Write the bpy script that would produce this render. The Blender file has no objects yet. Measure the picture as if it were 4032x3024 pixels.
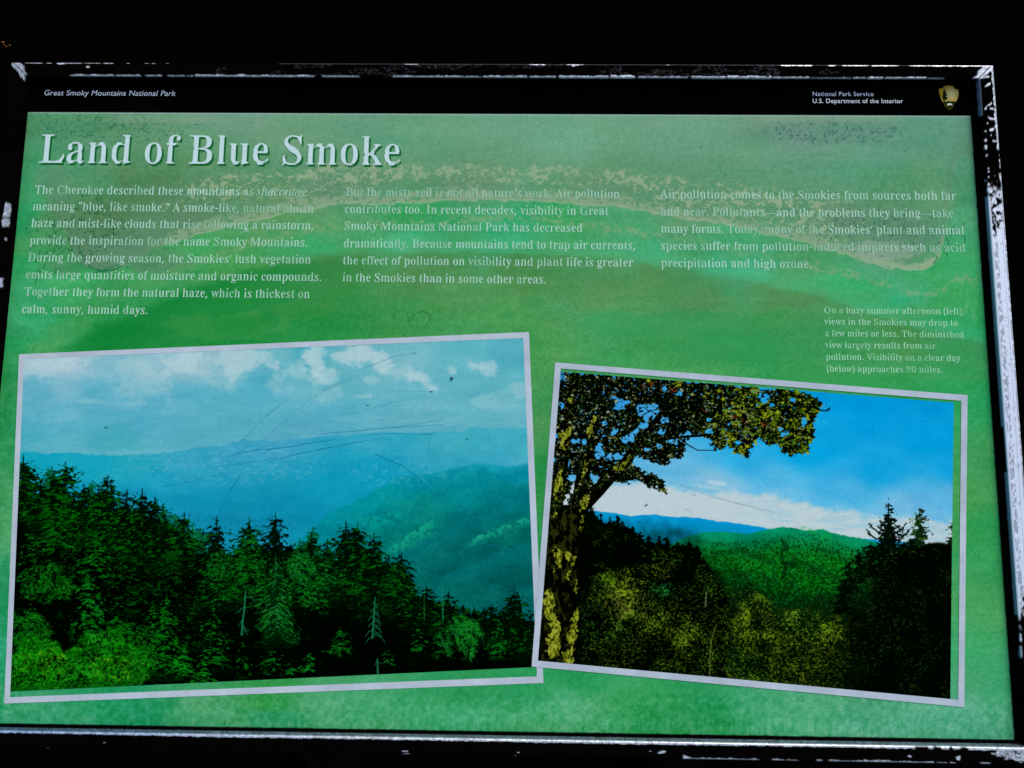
import bpy, math, random, json
import numpy as np
from mathutils import Matrix, Vector, Euler

random.seed(11)
RS = np.random.RandomState(7)
sc = bpy.context.scene
COL = sc.collection

# ------------------------------------------------------------------ where the sign stands
# Panel frame: x along the bottom edge of the print, y up the slope, z out of the face (metres).
TILT = math.radians(36.0)
W, HGT = 0.88, 0.5447                       # printed (green) area
ORIGIN = Vector((-0.44, 0.0, 0.80))         # lower left corner of the print
PANEL = Matrix.Translation(ORIGIN) @ Matrix.Rotation(TILT, 4, 'X')
# hand-held phone looking down on the panel (position and axes in panel coordinates)
CAM_C = np.array([0.47098923, 0.20574091, 0.66822368])
FOC = 3000.0                                # focal length in photo pixels (4032 wide)
_N = np.array([-0.01393464, -0.12908677, -0.99153539])


# ------------------------------------------------------------------ camera, sky, sun, exposure
def solve_axes():
    s = 4032 / 2212
    pts = np.array([(53.5, 243), (2102, 251), (2193, 1598), (-81, 1561)]) * s - np.array([2016, 1512])
    Hm = homography([(0, 1), (1, 1), (1, 0), (0, 0)], pts)
    K = np.array([FOC, FOC, 1.0])
    a, b, d = Hm[:, 0] / K, Hm[:, 1] / K, Hm[:, 2] / K
    if d[2] < 0:
        a, b, d = -a, -b, -d
    u = a / np.linalg.norm(a)
    v = b - u * (u @ b)
    v /= np.linalg.norm(v)
    return np.stack([u, v, np.cross(u, v)])


def homography(src, dst):
    A = []
    for (x, y), (u, v) in zip(src, dst):
        A.append([x, y, 1, 0, 0, 0, -u * x, -u * y, -u])
        A.append([0, 0, 0, x, y, 1, -v * x, -v * y, -v])
    return np.linalg.svd(np.array(A, float))[2][-1].reshape(3, 3)


AX = solve_axes()                           # rows: panel axes seen in camera coordinates
cam_data = bpy.data.cameras.new('camera')
cam_data.sensor_width = 36.0
cam_data.lens = 36.0 * FOC / 4032.0
cam_data.clip_start, cam_data.clip_end = 0.02, 200.0
cam = bpy.data.objects.new('camera', cam_data)
COL.objects.link(cam)
right, down, fwd = AX[:, 0], AX[:, 1], AX[:, 2]
M = Matrix(((right[0], -down[0], -fwd[0], CAM_C[0]),
            (right[1], -down[1], -fwd[1], CAM_C[1]),
            (right[2], -down[2], -fwd[2], CAM_C[2]),
            (0, 0, 0, 1)))
cam.matrix_world = PANEL @ M
sc.camera = cam

SUN_EL, SUN_AZ = math.radians(58), math.radians(40)     # azimuth clockwise from +y
world = bpy.data.worlds.new('World')
sc.world = world
world.use_nodes = True
wn = world.node_tree
wn.nodes.clear()
sky = wn.nodes.new('ShaderNodeTexSky')
sky.sky_type = 'NISHITA'
sky.sun_disc = False
sky.sun_elevation = SUN_EL
sky.sun_rotation = SUN_AZ
sky.air_density = 1.0
sky.dust_density = 2.0
bgn = wn.nodes.new('ShaderNodeBackground')
bgn.inputs['Strength'].default_value = 0.14
wo = wn.nodes.new('ShaderNodeOutputWorld')
wn.links.new(sky.outputs[0], bgn.inputs['Color'])
wn.links.new(bgn.outputs[0], wo.inputs['Surface'])

sun_d = bpy.data.lights.new('sun', 'SUN')
sun_d.energy = 1.5
sun_d.angle = math.radians(14)
sun_d.color = (1.0, 0.95, 0.88)
sun = bpy.data.objects.new('sun', sun_d)
COL.objects.link(sun)
sdir = Vector((math.sin(SUN_AZ) * math.cos(SUN_EL), math.cos(SUN_AZ) * math.cos(SUN_EL), math.sin(SUN_EL)))
sun.rotation_euler = sdir.to_track_quat('Z', 'Y').to_euler()
sun.location = sdir * 8

sc.view_settings.view_transform = 'Standard'
sc.view_settings.look = 'None'
sc.view_settings.gamma = 1.0
sc.view_settings.exposure = 0.55
sc.view_settings.use_curve_mapping = False

# light that a white patch of this panel sends back (linear), used to turn printed tones into ink colours
LIGHT = np.array([0.745, 0.815, 0.97])


# ------------------------------------------------------------------ pixel <-> panel geometry
def P(px, py, h=0.0):
    """point of the photograph -> point at height h over the panel (panel coordinates)"""
    d = AX @ np.array([(px - 2016) / FOC, (py - 1512) / FOC, 1.0])
    return CAM_C + (h - CAM_C[2]) / d[2] * d


def proj(p):
    """panel coordinates (n,3) -> photograph pixels (n,2)"""
    q = (np.asarray(p, float) - CAM_C) @ AX
    return np.stack([q[:, 0] / q[:, 2] * FOC + 2016, q[:, 1] / q[:, 2] * FOC + 1512], 1)


def lin(c):
    c = np.clip(np.asarray(c, float) / 255.0, 0, 1)
    return np.where(c <= 0.04045, c / 12.92, ((c + 0.055) / 1.055) ** 2.4)


def ink(c):
    return np.clip(lin(c) / LIGHT, 0.0, 0.92)


# ------------------------------------------------------------------ noise and a small painter
_TAB = RS.rand(256, 256).astype(np.float32)


def vnoise(x, y, seed=0):
    x = x + seed * 37.17
    y = y + seed * 91.73
    xi, yi = np.floor(x).astype(int), np.floor(y).astype(int)
    fx, fy = x - xi, y - yi
    fx, fy = fx * fx * (3 - 2 * fx), fy * fy * (3 - 2 * fy)
    a, b = _TAB[yi & 255, xi & 255], _TAB[yi & 255, (xi + 1) & 255]
    c, d = _TAB[(yi + 1) & 255, xi & 255], _TAB[(yi + 1) & 255, (xi + 1) & 255]
    return (a * (1 - fx) + b * fx) * (1 - fy) + (c * (1 - fx) + d * fx) * fy


def fbm(x, y, seed=0, oct=4, gain=0.5):
    s, a, t = 0, 1.0, 0
    for i in range(oct):
        s = s + a * vnoise(x * 2 ** i, y * 2 ** i, seed + i * 5)
        t += a
        a *= gain
    return s / t


def sstep(a, b, x):
    t = np.clip((x - a) / (b - a), 0, 1)
    return t * t * (3 - 2 * t)


def in_poly(X, Y, pts):
    m = np.zeros(X.shape, bool)
    n = len(pts)
    for i in range(n):
        x0, y0 = pts[i]
        x1, y1 = pts[(i + 1) % n]
        if y0 == y1:
            continue
        c = ((y0 > Y) != (y1 > Y)) & (X < (x1 - x0) * (Y - y0) / (y1 - y0) + x0)
        m ^= c
    return m


class Canvas:
    """a print: w x h samples over a quad given in photo pixels (TL, TR, BR, BL); colours are display sRGB 0..255"""

    def __init__(self, w, h, quad):
        self.w, self.h = w, h
        self.H = homography(quad, [(0, 0), (w - 1, 0), (w - 1, h - 1), (0, h - 1)])
        Hi = np.linalg.inv(self.H)
        j, i = np.meshgrid(np.arange(w), np.arange(h))
        q = np.stack([j, i, np.ones_like(j)], -1) @ Hi.T
        self.X, self.Y = q[..., 0] / q[..., 2], q[..., 1] / q[..., 2]
        self.c = np.zeros((h, w, 3), np.float32)
        self.k = w / np.hypot(quad[1][0] - quad[0][0], quad[1][1] - quad[0][1])

    def to(self, pts):
        q = np.column_stack([np.asarray(pts, float), np.ones(len(pts))]) @ self.H.T
        return q[:, :2] / q[:, 2:]

    def blend(self, mask, col):
        col = np.asarray(col, np.float32)
        self.c += (col - self.c) * np.asarray(mask, np.float32)[..., None]

    def idw(self, cps, power=3.0, scale=4032 / 2212, noise=0.0):
        num = np.zeros_like(self.c)
        den = np.zeros(self.X.shape, np.float32)
        X, Y = self.X, self.Y
        if noise:
            X = X + noise * (fbm(self.X / 160, self.Y / 90, 51, 3) - .5)
            Y = Y + noise * .6 * (fbm(self.X / 160, self.Y / 90, 61, 3) - .5)
        for x, y, col in cps:
            w = 1.0 / (((X - x * scale) ** 2 + (1.6 * (Y - y * scale)) ** 2) + 900.0) ** (power / 2)
            num += w[..., None].astype(np.float32) * np.array(col, np.float32)
            den += w.astype(np.float32)
        return num / den[..., None]

    def _box(self, p, pad):
        x0, y0 = np.floor(p.min(0) - pad).astype(int)
        x1, y1 = np.ceil(p.max(0) + pad).astype(int) + 1
        x0, y0, x1, y1 = max(x0, 0), max(y0, 0), min(x1, self.w), min(y1, self.h)
        return (x0, y0, x1, y1) if x1 > x0 and y1 > y0 else None

    def poly(self, pts, col, a=1.0, ss=2):
        p = self.to(pts)
        b = self._box(p, 1)
        if not b:
            return
        x0, y0, x1, y1 = b
        xs = (np.arange((x1 - x0) * ss) + .5) / ss - .5 + x0
        ys = (np.arange((y1 - y0) * ss) + .5) / ss - .5 + y0
        X, Y = np.meshgrid(xs, ys)
        m = in_poly(X, Y, p).reshape(y1 - y0, ss, x1 - x0, ss).mean((1, 3))[..., None] * a
        r = self.c[y0:y1, x0:x1]
        r += (np.asarray(col, np.float32) - r) * m

    def line(self, pts, w0, w1, col, a=1.0):
        """tapered stroke through photo-pixel points; widths in photo pixels"""
        p = self.to(pts)
        n = len(p) - 1
        for i in range(n):
            A, B = p[i], p[i + 1]
            wa = (w0 + (w1 - w0) * i / n) * self.k * .5
            wb = (w0 + (w1 - w0) * (i + 1) / n) * self.k * .5
            b = self._box(p[i:i + 2], max(wa, wb) + 1)
            if not b:
                continue
            x0, y0, x1, y1 = b
            dx, dy = B - A
            L = dx * dx + dy * dy + 1e-9
            gx = np.arange(x0, x1) - A[0]
            gy = (np.arange(y0, y1) - A[1])[:, None]
            t = np.clip((gx * dx + gy * dy) / L, 0, 1)
            d = np.hypot(gx - t * dx, gy - t * dy)
            w = wa + (wb - wa) * t
            m = (np.clip(w - d + .5, 0, 1) * np.minimum(1, 2 * w + .15) * a)[..., None]
            r = self.c[y0:y1, x0:x1]
            r += (np.asarray(col, np.float32) - r) * m

    def curve(self, xs_ys):
        """y of a polyline (photo pixels) as a function of this print's X"""
        xs, ys = zip(*xs_ys)
        return np.interp(self.X, xs, ys)


def jit(c, a):
    d = random.uniform(-a, a)
    return (max(0, c[0] + d * .5), max(0, c[1] + d), max(0, c[2] + d * .5))


# ------------------------------------------------------------------ materials
def mat(name, base, rough=0.6, spec=0.2, metal=0.0, noise=0.0, nscale=60.0, bump=0.0, bscale=300.0):
    m = bpy.data.materials.new(name)
    m.use_nodes = True
    nt = m.node_tree
    b = nt.nodes['Principled BSDF']
    b.inputs['Base Color'].default_value = (*base, 1)
    b.inputs['Roughness'].default_value = rough
    b.inputs['Specular IOR Level'].default_value = spec
    b.inputs['Metallic'].default_value = metal
    tc = nt.nodes.new('ShaderNodeTexCoord')
    if noise:
        n = nt.nodes.new('ShaderNodeTexNoise')
        n.inputs['Scale'].default_value = nscale
        n.inputs['Detail'].default_value = 6
        n.inputs['Roughness'].default_value = .65
        nt.links.new(tc.outputs['Object'], n.inputs['Vector'])
        r = nt.nodes.new('ShaderNodeMapRange')
        r.inputs['From Min'].default_value, r.inputs['From Max'].default_value = .3, .7
        r.inputs['To Min'].default_value, r.inputs['To Max'].default_value = 1 - noise, 1 + noise * .4
        nt.links.new(n.outputs['Fac'], r.inputs['Value'])
        mx = nt.nodes.new('ShaderNodeVectorMath')
        mx.operation = 'SCALE'
        mx.inputs[0].default_value = base
        nt.links.new(r.outputs[0], mx.inputs['Scale'])
        nt.links.new(mx.outputs[0], b.inputs['Base Color'])
    if bump:
        n = nt.nodes.new('ShaderNodeTexNoise')
        n.inputs['Scale'].default_value = bscale
        n.inputs['Detail'].default_value = 5
        nt.links.new(tc.outputs['Object'], n.inputs['Vector'])
        bp = nt.nodes.new('ShaderNodeBump')
        bp.inputs['Strength'].default_value = bump
        bp.inputs['Distance'].default_value = 0.001
        nt.links.new(n.outputs['Fac'], bp.inputs['Height'])
        nt.links.new(bp.outputs[0], b.inputs['Normal'])
    return m


def mat_print(name, rough=0.75, spec=0.0, grain=0.12, wear=False):
    """ink laid down as the mesh's colour attribute, broken up by fine procedural grain"""
    m = bpy.data.materials.new(name)
    m.use_nodes = True
    nt = m.node_tree
    b = nt.nodes['Principled BSDF']
    at = nt.nodes.new('ShaderNodeAttribute')
    at.attribute_name = 'ink'
    tc = nt.nodes.new('ShaderNodeTexCoord')
    n = nt.nodes.new('ShaderNodeTexNoise')
    n.inputs['Scale'].default_value = 900.0
    n.inputs['Detail'].default_value = 3
    nt.links.new(tc.outputs['Object'], n.inputs['Vector'])
    r = nt.nodes.new('ShaderNodeMapRange')
    r.inputs['From Min'].default_value, r.inputs['From Max'].default_value = .25, .75
    r.inputs['To Min'].default_value, r.inputs['To Max'].default_value = 1 - grain, 1 + grain
    nt.links.new(n.outputs['Fac'], r.inputs['Value'])
    mx = nt.nodes.new('ShaderNodeVectorMath')
    mx.operation = 'SCALE'
    nt.links.new(at.outputs['Color'], mx.inputs[0])
    nt.links.new(r.outputs[0], mx.inputs['Scale'])
    nt.links.new(mx.outputs[0], b.inputs['Base Color'])
    b.inputs['Roughness'].default_value = rough
    b.inputs['Specular IOR Level'].default_value = spec
    if wear:                                  # attribute alpha = bare metal
        k = nt.nodes.new('ShaderNodeMath')
        k.operation = 'MULTIPLY'
        k.inputs[1].default_value = 0.45
        nt.links.new(at.outputs['Alpha'], k.inputs[0])
        nt.links.new(k.outputs[0], b.inputs['Metallic'])
        k2 = nt.nodes.new('ShaderNodeMath')
        k2.operation = 'MULTIPLY'
        k2.inputs[1].default_value = 0.5
        nt.links.new(at.outputs['Alpha'], k2.inputs[0])
        nt.links.new(k2.outputs[0], b.inputs['Specular IOR Level'])
    return m


# ------------------------------------------------------------------ objects
def link(name, me, parent=None, local=None):
    o = bpy.data.objects.new(name, me)
    COL.objects.link(o)
    if parent is not None:
        o.parent = parent
    if local is not None:
        o.matrix_local = local
    return o


def raw_mesh(name, verts, quads, material, ink_rgba=None):
    """fast mesh from (n,3) vertices and (m,4) quads with an optional per-vertex colour"""
    me = bpy.data.meshes.new(name)
    verts = np.asarray(verts, np.float32)
    quads = np.asarray(quads, np.int32)
    me.vertices.add(len(verts))
    me.vertices.foreach_set('co', verts.ravel())
    me.loops.add(quads.size)
    me.loops.foreach_set('vertex_index', quads.ravel())
    me.polygons.add(len(quads))
    me.polygons.foreach_set('loop_start', np.arange(0, quads.size, 4, dtype=np.int32))
    me.update(calc_edges=True)
    if ink_rgba is not None:
        a = me.color_attributes.new('ink', 'FLOAT_COLOR', 'POINT')
        a.data.foreach_set('color', np.asarray(ink_rgba, np.float32).ravel())
    me.materials.append(material)
    me.validate()
    return me


def grid_quads(nx, ny, off=0):
    i = np.arange(nx * ny).reshape(ny, nx) + off
    return np.stack([i[1:, :-1], i[1:, 1:], i[:-1, 1:], i[:-1, :-1]], -1).reshape(-1, 4)


def print_sheet(name, cv, z, material, thick=0.0):
    """the canvas as a flat sheet on the panel at height z (a box of that thickness when thick > 0)"""
    h, w = cv.h, cv.w
    Hi = np.linalg.inv(cv.H)
    cor = []
    for c in ((0, 0), (w - 1, 0), (w - 1, h - 1), (0, h - 1)):
        q = Hi @ np.array([c[0], c[1], 1.0])
        cor.append(P(q[0] / q[2], q[1] / q[2], z)[:2])
    Hp = homography([(0, 0), (w - 1, 0), (w - 1, h - 1), (0, h - 1)], cor)
    j, i = np.meshgrid(np.arange(w), np.arange(h))
    q = np.stack([j.ravel(), i.ravel(), np.ones(w * h)], 1) @ Hp.T
    v = np.column_stack([q[:, 0] / q[:, 2], q[:, 1] / q[:, 2], np.full(w * h, z)])
    col = np.ones((w * h, 4))
    col[:, :3] = ink(cv.c.reshape(-1, 3))
    quads = grid_quads(w, h)
    if thick:
        n = len(v)
        c4 = np.array([v[0], v[w - 1], v[w * h - 1], v[w * (h - 1)]])
        lo = c4 - [0, 0, thick]
        v = np.vstack([v, c4, lo])
        col = np.vstack([col, np.tile([.002, .002, .002, 1], (8, 1))])
        q2 = [[n + a, n + b, n + 4 + b, n + 4 + a] for a, b in ((0, 1), (1, 2), (2, 3), (3, 0))] + [[n + 4, n + 5, n + 6, n + 7]]
        quads = np.vstack([quads, q2])
    return raw_mesh(name, v, quads, material, col)


def flat_shape(name, loops, z, material):
    """filled outlines (panel coordinates, metres) as one flat mesh; holes by even-odd"""
    cu = bpy.data.curves.new(name, 'CURVE')
    cu.dimensions = '2D'
    cu.fill_mode = 'BOTH'
    S = 100.0
    for lp in loops:
        sp = cu.splines.new('POLY')
        sp.points.add(len(lp) - 1)
        for k, (x, y) in enumerate(lp):
            sp.points[k].co = (x * S, y * S, 0, 1)
        sp.use_cyclic_u = True
    tmp = bpy.data.objects.new(name, cu)
    COL.objects.link(tmp)
    dg = bpy.context.evaluated_depsgraph_get()
    me = bpy.data.meshes.new_from_object(tmp.evaluated_get(dg))
    bpy.data.objects.remove(tmp)
    bpy.data.curves.remove(cu)
    n = len(me.vertices)
    co = np.empty(n * 3, np.float32)
    me.vertices.foreach_get('co', co)
    co = co.reshape(-1, 3) / S
    co[:, 2] = z
    me.vertices.foreach_set('co', co.ravel())
    me.name = name
    me.materials.clear()
    me.materials.append(material)
    me.update()
    return me


def text_loops(text, start, end, cap, style, base_h=0.0, track=0.0):
    """lay one line of lettering from photo pixel start to end (baseline); cap = capital height in photo pixels"""
    A, B = P(*start, base_h)[:2], P(*end, base_h)[:2]
    top = P(start[0], start[1] - cap, base_h)[:2]
    caph = np.linalg.norm(top - A)
    pen, items = 0.0, []
    it = False
    for ch in text:
        if ch == '*':                          # toggles italic
            it = not it
            continue
        if ch == ' ':
            pen += 168
            continue
        if ch == '—':
            items.append((pen, [[10, 150, 620, 150, 620, 176, 10, 176]]))
            pen += 630
            continue
        if ch in '’“”':
            cm = GLYPH['body'][',']
            n = 1 if ch == '’' else 2
            for r in range(n):
                lp = []
                for c in cm[1:]:
                    a = np.array(c, float).reshape(-1, 2)
                    if ch == '“':
                        a = np.array([150, 0]) - a * [1, 1] + [0, 60]
                    lp.append((a + [r * 105 + (12 if ch == '”' else 0), 372 if ch != '“' else 355]).ravel())
                items.append((pen, lp))
            pen += 120 + 105 * (n - 1) + 36
            continue
        st = 'italic' if it and ch in GLYPH['italic'] else style
        g = GLYPH[st].get(ch) or GLYPH['body'][ch]
        items.append((pen, g[1:]))
        pen += g[0] + track
    sx = np.linalg.norm(B - A) / pen
    sy = caph / CAPU
    d = (B - A) / np.linalg.norm(B - A)
    up = np.array([-d[1], d[0]])
    out = []
    for x0, cs in items:
        for c in cs:
            a = np.asarray(c, float).reshape(-1, 2)
            out.append(A + np.outer((a[:, 0] + x0) * sx, d) + np.outer(a[:, 1] * sy, up))
    return out


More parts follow.
